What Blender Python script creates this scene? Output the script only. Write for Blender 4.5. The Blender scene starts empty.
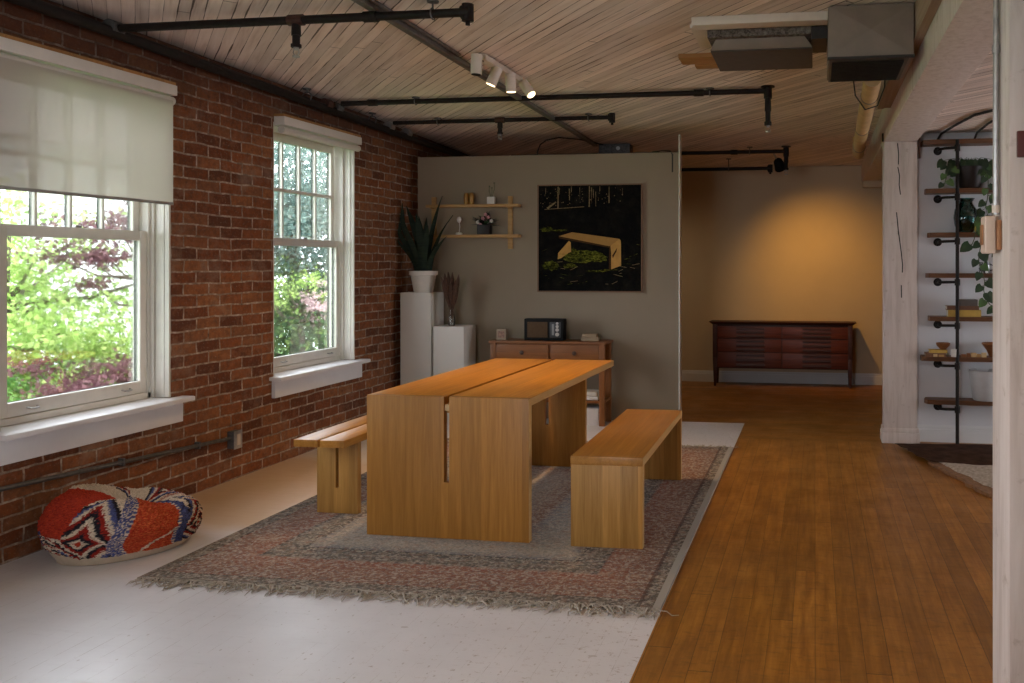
import bpy, bmesh, math, random
import numpy as np
from mathutils import Vector, Matrix, noise as mnoise

random.seed(7)
RNG = np.random.default_rng(7)
SC = bpy.context.scene
COL = SC.collection
PI = math.pi
R = math.radians

# ------------------------------------------------------------------ node helpers
class NT:
    """small wrapper that builds a node tree"""
    def __init__(self, name):
        self.m = bpy.data.materials.new(name)
        self.m.use_nodes = True
        self.t = self.m.node_tree
        self.t.nodes.clear()
        self.out = self.t.nodes.new('ShaderNodeOutputMaterial')
    def n(self, kind, **kw):
        nd = self.t.nodes.new(kind)
        for k, v in kw.items():
            setattr(nd, k, v)
        return nd
    def put(self, sock, v):
        if v is None:
            return
        if hasattr(v, 'links'):
            self.t.links.new(v, sock)
        else:
            if sock.type == 'RGBA' and isinstance(v, (tuple, list)) and len(v) == 3:
                v = (*v, 1)
            sock.default_value = v
    def math(self, op, a, b=None, c=None):
        nd = self.n('ShaderNodeMath', operation=op)
        self.put(nd.inputs[0], a); self.put(nd.inputs[1], b); self.put(nd.inputs[2], c)
        return nd.outputs[0]
    def sep(self, v):
        nd = self.n('ShaderNodeSeparateXYZ'); self.put(nd.inputs[0], v); return nd.outputs
    def comb(self, x=0., y=0., z=0.):
        nd = self.n('ShaderNodeCombineXYZ')
        self.put(nd.inputs[0], x); self.put(nd.inputs[1], y); self.put(nd.inputs[2], z)
        return nd.outputs[0]
    def coord(self, which='Object'):
        return self.n('ShaderNodeTexCoord').outputs[which]
    def mapping(self, v, loc=(0, 0, 0), rot=(0, 0, 0), scale=(1, 1, 1)):
        nd = self.n('ShaderNodeMapping')
        self.put(nd.inputs[0], v); nd.inputs[1].default_value = loc
        nd.inputs[2].default_value = rot; nd.inputs[3].default_value = scale
        return nd.outputs[0]
    def noise(self, v, scale=5, detail=3, rough=.5, dist=0., dims='3D', out='Fac'):
        nd = self.n('ShaderNodeTexNoise', noise_dimensions=dims)
        self.put(nd.inputs['Vector'], v)
        nd.inputs['Scale'].default_value = scale; nd.inputs['Detail'].default_value = detail
        nd.inputs['Roughness'].default_value = rough; nd.inputs['Distortion'].default_value = dist
        return nd.outputs[out]
    def white(self, v, dims='3D', out='Value'):
        nd = self.n('ShaderNodeTexWhiteNoise', noise_dimensions=dims)
        if dims == '1D':
            self.put(nd.inputs['W'], v)
        else:
            self.put(nd.inputs['Vector'], v)
        return nd.outputs[out]
    def voronoi(self, v, scale=5, feature='F1', out='Distance'):
        nd = self.n('ShaderNodeTexVoronoi', feature=feature)
        self.put(nd.inputs['Vector'], v); nd.inputs['Scale'].default_value = scale
        return nd.outputs[out]
    def ramp(self, f, stops, interp='LINEAR'):
        nd = self.n('ShaderNodeValToRGB')
        self.put(nd.inputs[0], f)
        cr = nd.color_ramp; cr.interpolation = interp
        while len(cr.elements) < len(stops):
            cr.elements.new(.5)
        for e, (p, c) in zip(cr.elements, stops):
            e.position = p
            if isinstance(c, (int, float)):
                c = (c, c, c)
            e.color = (*c[:3], 1)
        return nd.outputs[0]
    def mix(self, f, a, b, mode='MIX'):
        nd = self.n('ShaderNodeMix', data_type='RGBA', blend_type=mode)
        self.put(nd.inputs[0], f); self.put(nd.inputs[6], a); self.put(nd.inputs[7], b)
        return nd.outputs[2]
    def bump(self, h, strength=.3, dist=.01):
        nd = self.n('ShaderNodeBump')
        self.put(nd.inputs['Height'], h)
        nd.inputs['Strength'].default_value = strength; nd.inputs['Distance'].default_value = dist
        return nd.outputs[0]
    def bsdf(self, color, rough=.6, metal=0., normal=None, spec=.5, **kw):
        nd = self.n('ShaderNodeBsdfPrincipled')
        self.put(nd.inputs['Base Color'], color); self.put(nd.inputs['Roughness'], rough)
        self.put(nd.inputs['Metallic'], metal)
        self.put(nd.inputs['Specular IOR Level'], spec)
        if normal is not None:
            self.put(nd.inputs['Normal'], normal)
        for k, v in kw.items():
            self.put(nd.inputs[k.replace('_', ' ')], v)
        return nd.outputs[0]
    def done(self, shader):
        self.t.links.new(shader, self.out.inputs[0])
        return self.m

def plain(name, col, rough=.6, metal=0., var=.12, scale=18., bump=.0, spec=.5):
    t = NT(name)
    n = t.noise(t.coord(), scale, 4, .6)
    lo = tuple(c * (1 - var) for c in col); hi = tuple(min(1, c * (1 + var)) for c in col)
    c = t.ramp(n, [(.3, lo), (.7, hi)])
    nb = t.bump(n, bump, .004) if bump else None
    return t.done(t.bsdf(c, rough, metal, nb, spec))

def wood(name, dark, light, grain='Y', plank='X', width=.1, rough=.42, seam=.0, var=.3, off=0., coat=.0):
    """long-grain timber: fibres run along `grain`, staves sit side by side along `plank`"""
    t = NT(name)
    s = t.sep(t.coord())
    ax = {'X': s[0], 'Y': s[1], 'Z': s[2]}
    g, p = ax[grain], ax[plank]
    third = [a for a in 'XYZ' if a not in (grain, plank)][0]
    q = ax[third]
    pv = t.math('DIVIDE', t.math('ADD', p, off), width)
    idx = t.math('FLOOR', pv); fr = t.math('FRACT', pv)
    rnd = t.white(idx, '1D')
    gs = t.math('ADD', t.math('MULTIPLY', g, 2.2), t.math('MULTIPLY', rnd, 37.))
    v = t.comb(gs, t.math('MULTIPLY', p, 42.), t.math('MULTIPLY', q, 42.))
    n1 = t.noise(v, 1.0, 5, .62, .6)
    v2 = t.comb(t.math('MULTIPLY', gs, 5.), t.math('MULTIPLY', p, 320.), t.math('MULTIPLY', q, 320.))
    n2 = t.noise(v2, 1.0, 2, .5)
    f = t.math('ADD', t.math('MULTIPLY', n1, .8), t.math('MULTIPLY', n2, .2))
    c = t.ramp(f, [(.30, dark), (.68, light)])
    k = t.math('ADD', 1 - var / 2, t.math('MULTIPLY', rnd, var))
    kk = t.comb(k, k, k)
    c = t.mix(1., c, kk, 'MULTIPLY')
    if seam:
        e = t.math('LESS_THAN', t.math('ABSOLUTE', t.math('SUBTRACT', fr, .5)), .5 - seam)
        c = t.mix(e, tuple(x * .35 for x in dark), c)
    nb = t.bump(f, .06, .003)
    return t.done(t.bsdf(c, rough, 0., nb, .4, Coat_Weight=coat, Coat_Roughness=.25))

# ------------------------------------------------------------------ mesh helpers
# survey coordinates to metres: the survey's depth unit is .656 m, its width unit 1.016 m
KX, KY = 1.015577, .656441
def T(p):
    return Vector((p[0] * KX, p[1] * KY, p[2]))

class MB:
    def __init__(self):
        self.v = []; self.f = []; self.mi = []
    def add(self, vs, fs, mi=0, raw=False):
        b = len(self.v)
        self.v += [tuple(p) if raw else tuple(T(p)) for p in vs]
        self.f += [tuple(b + i for i in f) for f in fs]
        self.mi += [mi] * len(fs)
        return self
    def box(self, x0, x1, y0, y1, z0, z1, mi=0):
        vs = [(x, y, z) for z in (z0, z1) for y in (y0, y1) for x in (x0, x1)]
        fs = [(0, 2, 3, 1), (4, 5, 7, 6), (0, 1, 5, 4), (2, 6, 7, 3), (0, 4, 6, 2), (1, 3, 7, 5)]
        return self.add(vs, fs, mi)
    def hexa(self, bottom, top, mi=0):
        """eight corners: four below, four above, both counter-clockwise seen from above"""
        vs = list(bottom) + list(top)
        fs = [(3, 2, 1, 0), (4, 5, 6, 7)] + [(i, (i + 1) % 4, 4 + (i + 1) % 4, 4 + i) for i in range(4)]
        return self.add(vs, fs, mi)
    def tube(self, pts, rad, n=10, caps=True, mi=0, raw=False):
        pts = [Vector(p) if raw else T(p) for p in pts]
        rs = rad if isinstance(rad, (list, tuple)) else [rad] * len(pts)
        vs = []; fs = []
        ref = None
        for i, p in enumerate(pts):
            a = pts[max(i - 1, 0)]; b = pts[min(i + 1, len(pts) - 1)]
            d = (b - a)
            if d.length < 1e-9:
                d = Vector((0, 0, 1))
            d.normalize()
            if ref is None:
                ref = Vector((0, 0, 1)) if abs(d.z) < .9 else Vector((1, 0, 0))
            u = d.cross(ref).normalized()
            w = d.cross(u).normalized()
            ref = u.cross(d)
            vs += [p + rs[i] * (math.cos(2 * PI * k / n) * u + math.sin(2 * PI * k / n) * w) for k in range(n)]
        for i in range(len(pts) - 1):
            for k in range(n):
                a = i * n + k; b = i * n + (k + 1) % n
                fs.append((a, a + n, b + n, b))
        if caps:
            fs.append(tuple(range(n)))
            fs.append(tuple(reversed([(len(pts) - 1) * n + k for k in range(n)])))
        return self.add(vs, fs, mi, True)
    def cyl(self, a, b, r0, r1=None, n=20, mi=0):
        return self.tube([a, b], [r0, r0 if r1 is None else r1], n, True, mi)
    def lathe(self, c, prof, n=28, mi=0, cap0=True, cap1=True, sq=None):
        vs = []; fs = []; c = T(c)
        for r, z in prof:
            for k in range(n):
                a = 2 * PI * k / n
                vs.append((c[0] + r * math.cos(a), c[1] + r * math.sin(a), c[2] + z))
        for i in range(len(prof) - 1):
            for k in range(n):
                a = i * n + k; b = i * n + (k + 1) % n
                fs.append((a, b, b + n, a + n))
        if cap0: fs.append(tuple(reversed(range(n))))
        if cap1: fs.append(tuple((len(prof) - 1) * n + k for k in range(n)))
        return self.add(vs, fs, mi, True)
    def prism_y(self, poly, y0, y1, mi=0):
        """polygon in x,z extruded from y0 to y1 (y0 nearer the camera), clockwise or not"""
        n = len(poly)
        vs = [(x, y0, z) for x, z in poly] + [(x, y1, z) for x, z in poly]
        fs = [tuple(range(n)), tuple(reversed(range(n, 2 * n)))] + [(i, i + n, (i + 1) % n + n, (i + 1) % n) for i in range(n)]
        return self.add(vs, fs, mi)
    def sphere(self, c, r, nu=16, nv=10, sz=1., mi=0):
        prof = []
        for i in range(1, nv):
            a = -PI / 2 + PI * i / nv
            prof.append((r * math.cos(a), r * sz * math.sin(a)))
        return self.lathe(c, prof, nu, mi)

def build(name, mb, mats, parent=None, origin=(0, 0, 0), bevel=0., smooth=False, seg=2, norm=True):
    """link the collected shapes as one mesh object; coordinates are metres in the room"""
    O = T(origin)
    me = bpy.data.meshes.new(name)
    me.from_pydata([tuple(Vector(v) - O) for v in mb.v], [], mb.f)
    if not isinstance(mats, (list, tuple)):
        mats = [mats]
    for m in mats:
        me.materials.append(m)
    if len(mats) > 1:
        me.polygons.foreach_set('material_index', mb.mi)
    bm = bmesh.new(); bm.from_mesh(me)
    if norm:
        bmesh.ops.recalc_face_normals(bm, faces=bm.faces)
    if bevel:
        ed = [e for e in bm.edges if len(e.link_faces) == 2 and e.calc_face_angle(0) > .5]
        bmesh.ops.bevel(bm, geom=ed, offset=bevel, segments=seg, affect='EDGES', profile=.6, clamp_overlap=True)
    bm.to_mesh(me); bm.free()
    if smooth or bevel:
        me.shade_smooth()
        me.set_sharp_from_angle(angle=R(38 if smooth else 25))
    o = bpy.data.objects.new(name, me)
    COL.objects.link(o)
    if parent is not None:
        o.parent = parent
    else:
        o.location = O
    return o

def tag(o, label, cat, group=None, kind=None):
    o['label'] = label; o['category'] = cat
    if group: o['group'] = group
    if kind: o['kind'] = kind
    return o

class Thing:
    """an Empty at the base of a thing; part() hangs meshes under it"""
    def __init__(self, name, label, cat, origin, group=None, kind=None, rz=0.):
        self.o = bpy.data.objects.new(name, None)
        self.o.empty_display_size = .05
        COL.objects.link(self.o)
        self.O = Vector(origin)
        self.o.location = T(origin)
        self.o.rotation_euler = (0, 0, rz)
        tag(self.o, label, cat, group, kind)
    def part(self, name, mb, mats, under=None, **kw):
        return build(name, mb, mats, under if under is not None else self.o, self.O, **kw)

def single(name, mb, mats, label, cat, origin, group=None, kind=None, **kw):
    return tag(build(name, mb, mats, None, origin, **kw), label, cat, group, kind)

def structure(name, mb, mats, label, cat='room', **kw):
    return tag(build(name, mb, mats, None, (0, 0, 0), **kw), label, cat, None, 'structure')

# ------------------------------------------------------------------ room constants (metres)
WL = -3.75            # brick face
CEIL = 2.78          # reference height above which nothing shows
def CZ(y):           # underside of the slightly falling ceiling
    return 2.76 - .010 * (y - 5) if y < 11 else 2.70 - .021 * (y - 11)
YF = 15.85            # far wall
YB = -3.0             # wall behind the camera
XR = 5.0
YP = 11.70            # partition face
YA = 10.86            # alcove wall behind the pipe shelves
XS = -0.615           # where white painted boards meet the varnished boards
OPEN = [(5.37, 7.045), (8.54, 10.216), (2.20, 3.875), (-0.97, 0.705)]
ZS, ZH = .60, 2.44    # window opening

# ------------------------------------------------------------------ materials
def mat_brick():
    t = NT('old red brick')
    s = t.sep(t.coord())
    base = t.comb(s[1], s[2], 0.)
    wob = t.noise(base, 5., 3, .55, out='Color')
    w = t.sep(wob)
    yy = t.math('ADD', s[1], t.math('MULTIPLY', t.math('SUBTRACT', w[0], .5), .035))
    zz = t.math('ADD', s[2], t.math('MULTIPLY', t.math('SUBTRACT', w[1], .5), .03))
    bv = t.comb(yy, zz, 0.)
    br = t.n('ShaderNodeTexBrick', offset=.5, squash=1.)
    t.put(br.inputs['Vector'], bv)
    br.inputs['Color1'].default_value = (0, 0, 0, 1); br.inputs['Color2'].default_value = (1, 1, 1, 1)
    br.inputs['Mortar'].default_value = (.5, .5, .5, 1)
    br.inputs['Scale'].default_value = 1.
    br.inputs['Mortar Size'].default_value = .0068
    br.inputs['Mortar Smooth'].default_value = .35
    br.inputs['Brick Width'].default_value = .215
    br.inputs['Row Height'].default_value = .0725
    tone = t.ramp(br.outputs['Color'], [(0., (.12, .035, .013)), (.3, (.22, .060, .017)), (.55, (.29, .090, .026)),
                                       (.8, (.36, .135, .045)), (1., (.23, .092, .038))])
    n = t.noise(bv, 26, 5, .65)
    tone = t.mix(t.ramp(n, [(.40, 0.), (.72, .75)]), tone, (.085, .04, .024))
    n2 = t.noise(base, 9., 5, .7)
    tone = t.mix(t.ramp(n2, [(.50, 0.), (.70, .6)]), tone, (.36, .15, .07))
    n3 = t.noise(base, 55, 5, .75)
    tone = t.mix(t.ramp(n3, [(.56, 0.), (.70, .6)]), tone, (.40, .29, .21))
    big = t.noise(base, 1.6, 3, .6)
    tone = t.mix(t.ramp(big, [(.35, .35), (.65, 0.)]), tone, (.08, .035, .022))
    mort = t.ramp(t.noise(base, 16, 4, .7), [(.3, (.13, .085, .058)), (.5, (.31, .225, .165)), (.68, (.56, .46, .37))])
    fac = br.outputs['Fac']
    # lime smeared over the brick faces here and there
    sm = t.noise(base, 3.1, 5, .7)
    tone = t.mix(t.ramp(sm, [(.54, 0.), (.70, .38)]), tone, (.36, .26, .19))
    c = t.mix(fac, tone, mort)
    # courses grow darker toward the top, broken up by noise
    ztop = t.math('ADD', s[2], t.math('MULTIPLY', t.noise(base, 2.2, 4, .65), .5))
    c = t.mix(t.ramp(t.math('MULTIPLY', t.math('SUBTRACT', ztop, 2.45), 2.2), [(0., 0.), (1., .72)]), c, (.05, .02, .012))
    h = t.math('SUBTRACT', t.math('MULTIPLY', n, .4), t.math('MULTIPLY', fac, .8))
    return t.done(t.bsdf(c, .85, 0., t.bump(h, .9, .012), .25))

def mat_ceiling():
    t = NT('whitewashed ceiling boards')
    s = t.mapping(t.coord(), rot=(0, 0, R(-41.8)))
    q = t.sep(s)                       # q[1] runs along the boards, q[0] across
    W = .062
    nz = t.noise(s, .9, 2, .5)
    ac = t.math('ADD', q[0], t.math('MULTIPLY', nz, .012))
    pv = t.math('DIVIDE', ac, W)
    idx = t.math('FLOOR', pv); fr = t.math('FRACT', pv)
    rnd = t.white(idx, '1D')
    al = t.math('ADD', q[1], t.math('MULTIPLY', rnd, 19.))
    v = t.comb(t.math('MULTIPLY', ac, 30.), t.math('MULTIPLY', al, 1.6), rnd)
    st = t.noise(v, 1., 4, .6, .3)
    c = t.ramp(st, [(.22, (.53, .42, .355)), (.45, (.75, .645, .57)), (.75, (.86, .775, .71))])
    k = t.math('ADD', .82, t.math('MULTIPLY', rnd, .3))
    c = t.mix(1., c, t.comb(k, k, k), 'MULTIPLY')
    e = t.math('ABSOLUTE', t.math('SUBTRACT', fr, .5))
    vg = t.comb(t.math('MULTIPLY', idx, 7.31), t.math('MULTIPLY', al, 1.1), 0.)
    gw = t.ramp(t.noise(vg, 1., 3, .65), [(.50, 0.), (.58, .06), (.72, .12)])
    gap = t.math('GREATER_THAN', e, t.math('SUBTRACT', .497, gw))
    any_gap = t.math('GREATER_THAN', e, .47)
    c = t.mix(t.math('MULTIPLY', any_gap, t.ramp(t.noise(vg, .6, 2, .5), [(.35, .15), (.65, .65)])), c, (.16, .105, .075))
    c = t.mix(t.math('MULTIPLY', gap, .88), c, (.055, .033, .022))
    # butt joints across the boards
    jt = t.math('LESS_THAN', t.math('FRACT', t.math('DIVIDE', al, 5.3)), .0012)
    c = t.mix(jt, c, (.06, .035, .02))
    nb = t.bump(t.math('SUBTRACT', st, t.math('MULTIPLY', gap, 1.)), .35, .006)
    return t.done(t.bsdf(c, .7, 0., nb, .25))

def mat_hallfloor(grain):
    t = NT('varnished strip floor ' + ('lengthwise' if grain == 'Y' else 'crosswise'))
    s = t.sep(t.coord())
    g, p = (s[1], s[0]) if grain == 'Y' else (s[0], s[1])
    W = .088
    pv = t.math('DIVIDE', p, W); idx = t.math('FLOOR', pv); fr = t.math('FRACT', pv)
    rnd = t.white(idx, '1D')
    gl = t.math('ADD', g, t.math('MULTIPLY', rnd, 23.))
    seg = t.math('FLOOR', t.math('DIVIDE', gl, 2.6))
    r2 = t.white(t.comb(idx, seg, 0.), '3D')
    v = t.comb(t.math('MULTIPLY', p, 34.), t.math('MULTIPLY', gl, 2.4), r2)
    st = t.noise(v, 1., 5, .65, .4)
    c = t.ramp(st, [(.25, (.21, .076, .010)), (.5, (.33, .134, .018)), (.75, (.45, .20, .032))])
    k = t.math('ADD', .8, t.math('MULTIPLY', r2, .36))
    c = t.mix(1., c, t.comb(k, k, k), 'MULTIPLY')
    blot = t.noise(t.coord(), 3.2, 4, .65)
    c = t.mix(t.ramp(blot, [(.42, 0.), (.7, .4)]), c, (.16, .07, .02))
    sc = t.noise(t.comb(t.math('MULTIPLY', p, 14.), t.math('MULTIPLY', g, 40.), 0.), 1., 3, .7)
    c = t.mix(t.ramp(sc, [(.52, 0.), (.72, .5)]), c, (.12, .055, .016))
    e = t.math('ABSOLUTE', t.math('SUBTRACT', fr, .5))
    seam = t.math('GREATER_THAN', e, t.math('SUBTRACT', .492, t.math('MULTIPLY', rnd, .014)))
    c = t.mix(t.math('MULTIPLY', seam, .7), c, (.05, .022, .008))
    jt = t.math('LESS_THAN', t.math('FRACT', t.math('DIVIDE', gl, 2.6)), .002)
    c = t.mix(t.math('MULTIPLY', jt, .7), c, (.05, .022, .008))
    ro = t.ramp(blot, [(.3, .34), (.7, .52)])
    return t.done(t.bsdf(c, ro, 0., t.bump(t.math('SUBTRACT', st, t.math('MULTIPLY', seam, .8)), .12, .003), .42))

def mat_whitefloor():
    t = NT('worn white painted boards')
    co = t.coord(); s = t.sep(co)
    W = .088
    pv = t.math('DIVIDE', s[0], W); idx = t.math('FLOOR', pv); fr = t.math('FRACT', pv)
    rnd = t.white(idx, '1D')
    c = t.ramp(t.noise(co, 1.7, 4, .6), [(.3, (.62, .605, .63)), (.7, (.73, .72, .75))])
    v = t.comb(t.math('MULTIPLY', s[0], 5.), t.math('MULTIPLY', s[1], 42.), 0.)
    sc = t.noise(v, 1., 5, .75)
    c = t.mix(t.ramp(sc, [(.62, 0.), (.74, .32)]), c, (.34, .28, .25))
    sp = t.noise(t.mapping(co, scale=(1, 1.8, 1)), 24, 6, .85)
    c = t.mix(t.ramp(t.math('ADD', sp, t.math('MULTIPLY', t.math('ADD', s[0], 1.6), .035)), [(.595, 0.), (.66, .7)]), c, (.27, .19, .14))
    # chips and dents in the paint, thicker toward the hall
    for sc_, th, sx, k in ((22., .16, (.4, 1, 1), .85), (60., .24, (1, .6, 1), .80)):
        vm = t.mapping(co, scale=sx)
        dist = t.voronoi(vm, sc_); cell = t.sep(t.voronoi(vm, sc_, out='Color'))[0]
        keep = t.math('GREATER_THAN', t.math('ADD', cell, t.math('MULTIPLY', t.math('ADD', s[0], 1.6), .07)), k + .10)
        wob = t.math('ADD', dist, t.math('MULTIPLY', t.math('SUBTRACT', t.noise(co, 90., 2, .6), .5), .25))
        c = t.mix(t.math('MULTIPLY', t.math('MULTIPLY', t.math('LESS_THAN', wob, th), keep), .42), c, (.25, .18, .14))
    e = t.math('ABSOLUTE', t.math('SUBTRACT', fr, .5))
    seam = t.math('GREATER_THAN', e, t.math('SUBTRACT', .5, t.math('MULTIPLY', rnd, .014)))
    sn = t.ramp(t.noise(v, .35, 3, .6), [(.42, 0.), (.6, .7)])
    c = t.mix(t.math('MULTIPLY', seam, sn), c, (.26, .20, .17))
    # tan tone mixed over a strip beside the brick wall
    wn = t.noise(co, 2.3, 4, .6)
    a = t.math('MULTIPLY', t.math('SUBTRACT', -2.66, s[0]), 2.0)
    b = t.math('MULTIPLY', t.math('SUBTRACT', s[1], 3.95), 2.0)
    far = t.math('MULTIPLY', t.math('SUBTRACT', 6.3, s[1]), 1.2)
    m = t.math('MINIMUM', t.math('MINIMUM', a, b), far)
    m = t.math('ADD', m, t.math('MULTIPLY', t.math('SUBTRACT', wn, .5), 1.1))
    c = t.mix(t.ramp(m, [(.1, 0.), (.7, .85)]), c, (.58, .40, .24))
    ro = t.ramp(sc, [(.4, .30), (.7, .48)])
    return t.done(t.bsdf(c, ro, 0., t.bump(t.math('ADD', sc, t.math('MULTIPLY', seam, -.7)), .15, .003), .5))

def mat_rug(w, l):
    """faded oriental carpet; object origin at its near left corner"""
    t = NT('faded oriental carpet')
    co = t.coord(); s = t.sep(co)
    u, v = s[0], s[1]
    wv = t.noise(co, 9., 3, .6)
    d = t.math('MINIMUM', t.math('MINIMUM', u, t.math('SUBTRACT', w, u)), t.math('MINIMUM', v, t.math('SUBTRACT', l, v)))
    d = t.math('ADD', d, t.math('MULTIPLY', t.math('SUBTRACT', wv, .5), .012))
    grey = (.125, .105, .085); rust = (.27, .105, .066); cream = (.42, .34, .26); blue = (.20, .20, .205); field = (.36, .32, .27)
    dd = t.math('DIVIDE', d, 1.2)
    base = t.ramp(dd, [(0., grey), (.066, grey), (.07, (.06, .05, .045)), (.083, rust), (.088, (.19, .10, .07)), (.29, rust), (.30, (.07, .06, .055)),
                       (.315, grey), (.36, (.15, .13, .11)), (.42, (.075, .07, .068)), (.43, blue), (.50, field), (.7, blue), (.74, (.22, .12, .085)), (1., field)], 'LINEAR')
    # mirrored floral figures
    fu = t.math('ABSOLUTE', t.math('SUBTRACT', t.math('FRACT', t.math('MULTIPLY', u, 4.2)), .5))
    fv = t.math('ABSOLUTE', t.math('SUBTRACT', t.math('FRACT', t.math('MULTIPLY', v, 4.2)), .5))
    mv = t.comb(fu, fv, t.math('MULTIPLY', t.math('FLOOR', t.math('MULTIPLY', v, 4.2)), .37))
    fig = t.noise(mv, 7., 3, .6)
    c = t.mix(t.ramp(fig, [(.50, 0.), (.58, .5)]), base, cream)
    fig2 = t.noise(t.comb(fu, fv, 5.), 11., 2, .6)
    c = t.mix(t.ramp(fig2, [(.54, 0.), (.62, .55)]), c, blue)
    fig3 = t.noise(co, 24., 4, .7)
    c = t.mix(t.ramp(fig3, [(.50, 0.), (.66, .5)]), c, (.29, .15, .105))
    fig4 = t.noise(t.mapping(co, loc=(7, 3, 1)), 58., 4, .7)
    c = t.mix(t.ramp(fig4, [(.50, 0.), (.60, .68)]), c, (.46, .41, .35))
    fig5 = t.noise(t.mapping(co, loc=(2, 9, 4)), 76., 4, .7)
    c = t.mix(t.ramp(fig5, [(.54, 0.), (.64, .5)]), c, (.07, .062, .06))
    ru = t.math('GREATER_THAN', u, w - .034)
    c = t.mix(ru, c, (.36, .33, .29))
    ln = t.math('LESS_THAN', t.math('ABSOLUTE', t.math('SUBTRACT', u, w - .095)), .008)
    c = t.mix(t.math('MULTIPLY', ln, .6), c, (.06, .05, .045))
    pile = t.noise(co, 260., 2, .6)
    return t.done(t.bsdf(c, .95, 0., t.bump(t.math('ADD', pile, fig3), .5, .005), .1))

M = {}
def mk():
    M['brick'] = mat_brick(); M['ceiling'] = mat_ceiling()
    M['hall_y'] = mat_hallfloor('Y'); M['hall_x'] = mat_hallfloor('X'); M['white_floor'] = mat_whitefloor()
    M['white_paint'] = plain('cream white gloss paint', (.66, .62, .55), .4, 0, .05, 9)
    M['sill_paint'] = plain('white sill paint', (.76, .75, .76), .4, 0, .04, 7)
    M['timber_white'] = mat_timber()
    M['partition'] = plain('greige wall paint', (.27, .215, .15), .75, 0, .03, 3, .05)
    M['edge_white'] = plain('white corner bead', (.72, .68, .6), .5, 0, .04)
    M['ochre_wall'] = plain('cream wall paint', (.62, .50, .33), .75, 0, .03, 2.5)
    M['alcove'] = plain('cool white wall paint', (.70, .70, .72), .7, 0, .03, 3)
    M['skirting'] = plain('white skirting paint', (.70, .70, .70), .4, 0, .03, 5)
    M['black_pipe'] = plain('black iron pipe', (.013, .009, .007), .55, 0., .4, 30, spec=.2)
    M['rusty_pipe'] = plain('brown iron fitting', (.06, .022, .014), .5, .3, .4, 40)
    M['galv'] = plain('galvanised steel', (.42, .41, .40), .35, .9, .2, 30)
    M['zinc'] = plain('dull zinc conduit', (.13, .125, .12), .5, .55, .25, 30)
    M['rail_metal'] = plain('dark grey raceway', (.13, .115, .10), .5, .3, .25, 20)
    M['lamp_white'] = plain('white enamel', (.66, .58, .49), .4, 0, .05)
    M['duct'] = plain('painted duct sheet', (.22, .175, .135), .55, .1, .12, 6)
    M['duct_dark'] = plain('dark grille metal', (.035, .03, .026), .5, .5, .3, 30)
    M['duct_grey'] = plain('grille metal', (.075, .062, .052), .5, .2, .3, 30)
    M['insul'] = mat_insulation()
    M['tube'] = plain('tan duct wrap', (.50, .33, .15), .6, 0, .15, 9)
    M['oak_top'] = wood('honey oak worktop', (.40, .15, .016), (.60, .265, .036), 'Y', 'X', .109, .33, .0, .22)
    M['oak_leg'] = wood('honey oak upright staves', (.31, .13, .019), (.48, .225, .044), 'Z', 'X', .109, .42, .0, .22, .03)
    M['oak_edge'] = wood('honey oak pale edge', (.45, .25, .085), (.58, .35, .13), 'Y', 'Z', .2, .45, 0, .05)
    M['bench_top'] = wood('oak bench boards', (.34, .145, .022), (.52, .25, .055), 'Y', 'X', .122, .28, .0, .25)
    M['bench_leg'] = wood('oak bench upright staves', (.36, .175, .036), (.56, .30, .08), 'Z', 'X', .09, .42, .0, .42, .02)
    M['teak'] = wood('dark rosewood veneer', (.055, .012, .006), (.16, .036, .014), 'X', 'Z', .19, .4, .0, .3)
    M['teak_dark'] = wood('dark rosewood frame', (.03, .009, .005), (.075, .02, .010), 'X', 'Z', .3, .45, .0, .1)
    M['console'] = wood('cherry console wood', (.17, .058, .014), (.29, .108, .028), 'X', 'Z', .16, .45, .0, .15)
    M['console_leg'] = wood('cherry console upright', (.17, .058, .014), (.29, .108, .028), 'Z', 'X', .2, .45, .0, .1)
    M['shelf_oak'] = wood('pale oak shelf', (.36, .20, .065), (.50, .30, .11), 'X', 'Y', .1, .5, .0, .1)
    M['slab'] = wood('live edge walnut slab', (.07, .028, .012), (.19, .085, .036), 'X', 'Y', .3, .5, .0, .1)
    M['dowel'] = plain('pale oak dowel', (.55, .38, .19), .5, 0, .1)
    M['black'] = plain('black plastic', (.005, .005, .005), .55, 0, .2, spec=.12)
    M['knob'] = plain('dark wood knob', (.05, .022, .012), .4)
    M['blind'] = mat_blind()
    M['blind_solid'] = plain('cream blind fabric roll', (.62, .58, .51), .7, 0, .03)
    M['hem'] = plain('grey hem bar', (.30, .28, .25), .5)
    M['glass'] = mat_glass('window glass', (.97, .98, .98))
    M['green_frame'] = plain('dark green outer paint', (.02, .035, .03), .8, 0, .15, spec=.1)
    M['pot_white'] = plain('matt white ceramic', (.66, .62, .57), .6, 0, .05)
    M['planter'] = plain('pale grey planter glaze', (.48, .47, .47), .6, 0, .05)
    M['plinth'] = plain('white plinth paint', (.66, .63, .58), .6, 0, .03, 3)
    M['soil'] = plain('dark soil', (.03, .02, .014), .95, 0, .5, 60)
    M['snake'] = mat_snake()
    M['leaf'] = plain('dark green leaf', (.018, .045, .015), .45, 0, .35, 14)
    M['leaf_light'] = plain('bright green leaf', (.06, .13, .03), .45, 0, .35, 14)
    M['stem'] = plain('green stem', (.05, .07, .025), .6)
    M['plume'] = plain('dried brown plume', (.075, .036, .022), .95, 0, .35, 60)
    M['book_yellow'] = plain('yellow book cloth', (.50, .33, .07), .7)
    M['book_brown'] = plain('brown book cloth', (.16, .075, .04), .7)
    M['book_grey'] = plain('grey book cloth', (.10, .09, .085), .7)
    M['boxwood'] = plain('dull brown boxwood', (.27, .19, .11), .7)
    M['paper'] = plain('book paper', (.55, .48, .38), .8)
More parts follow.
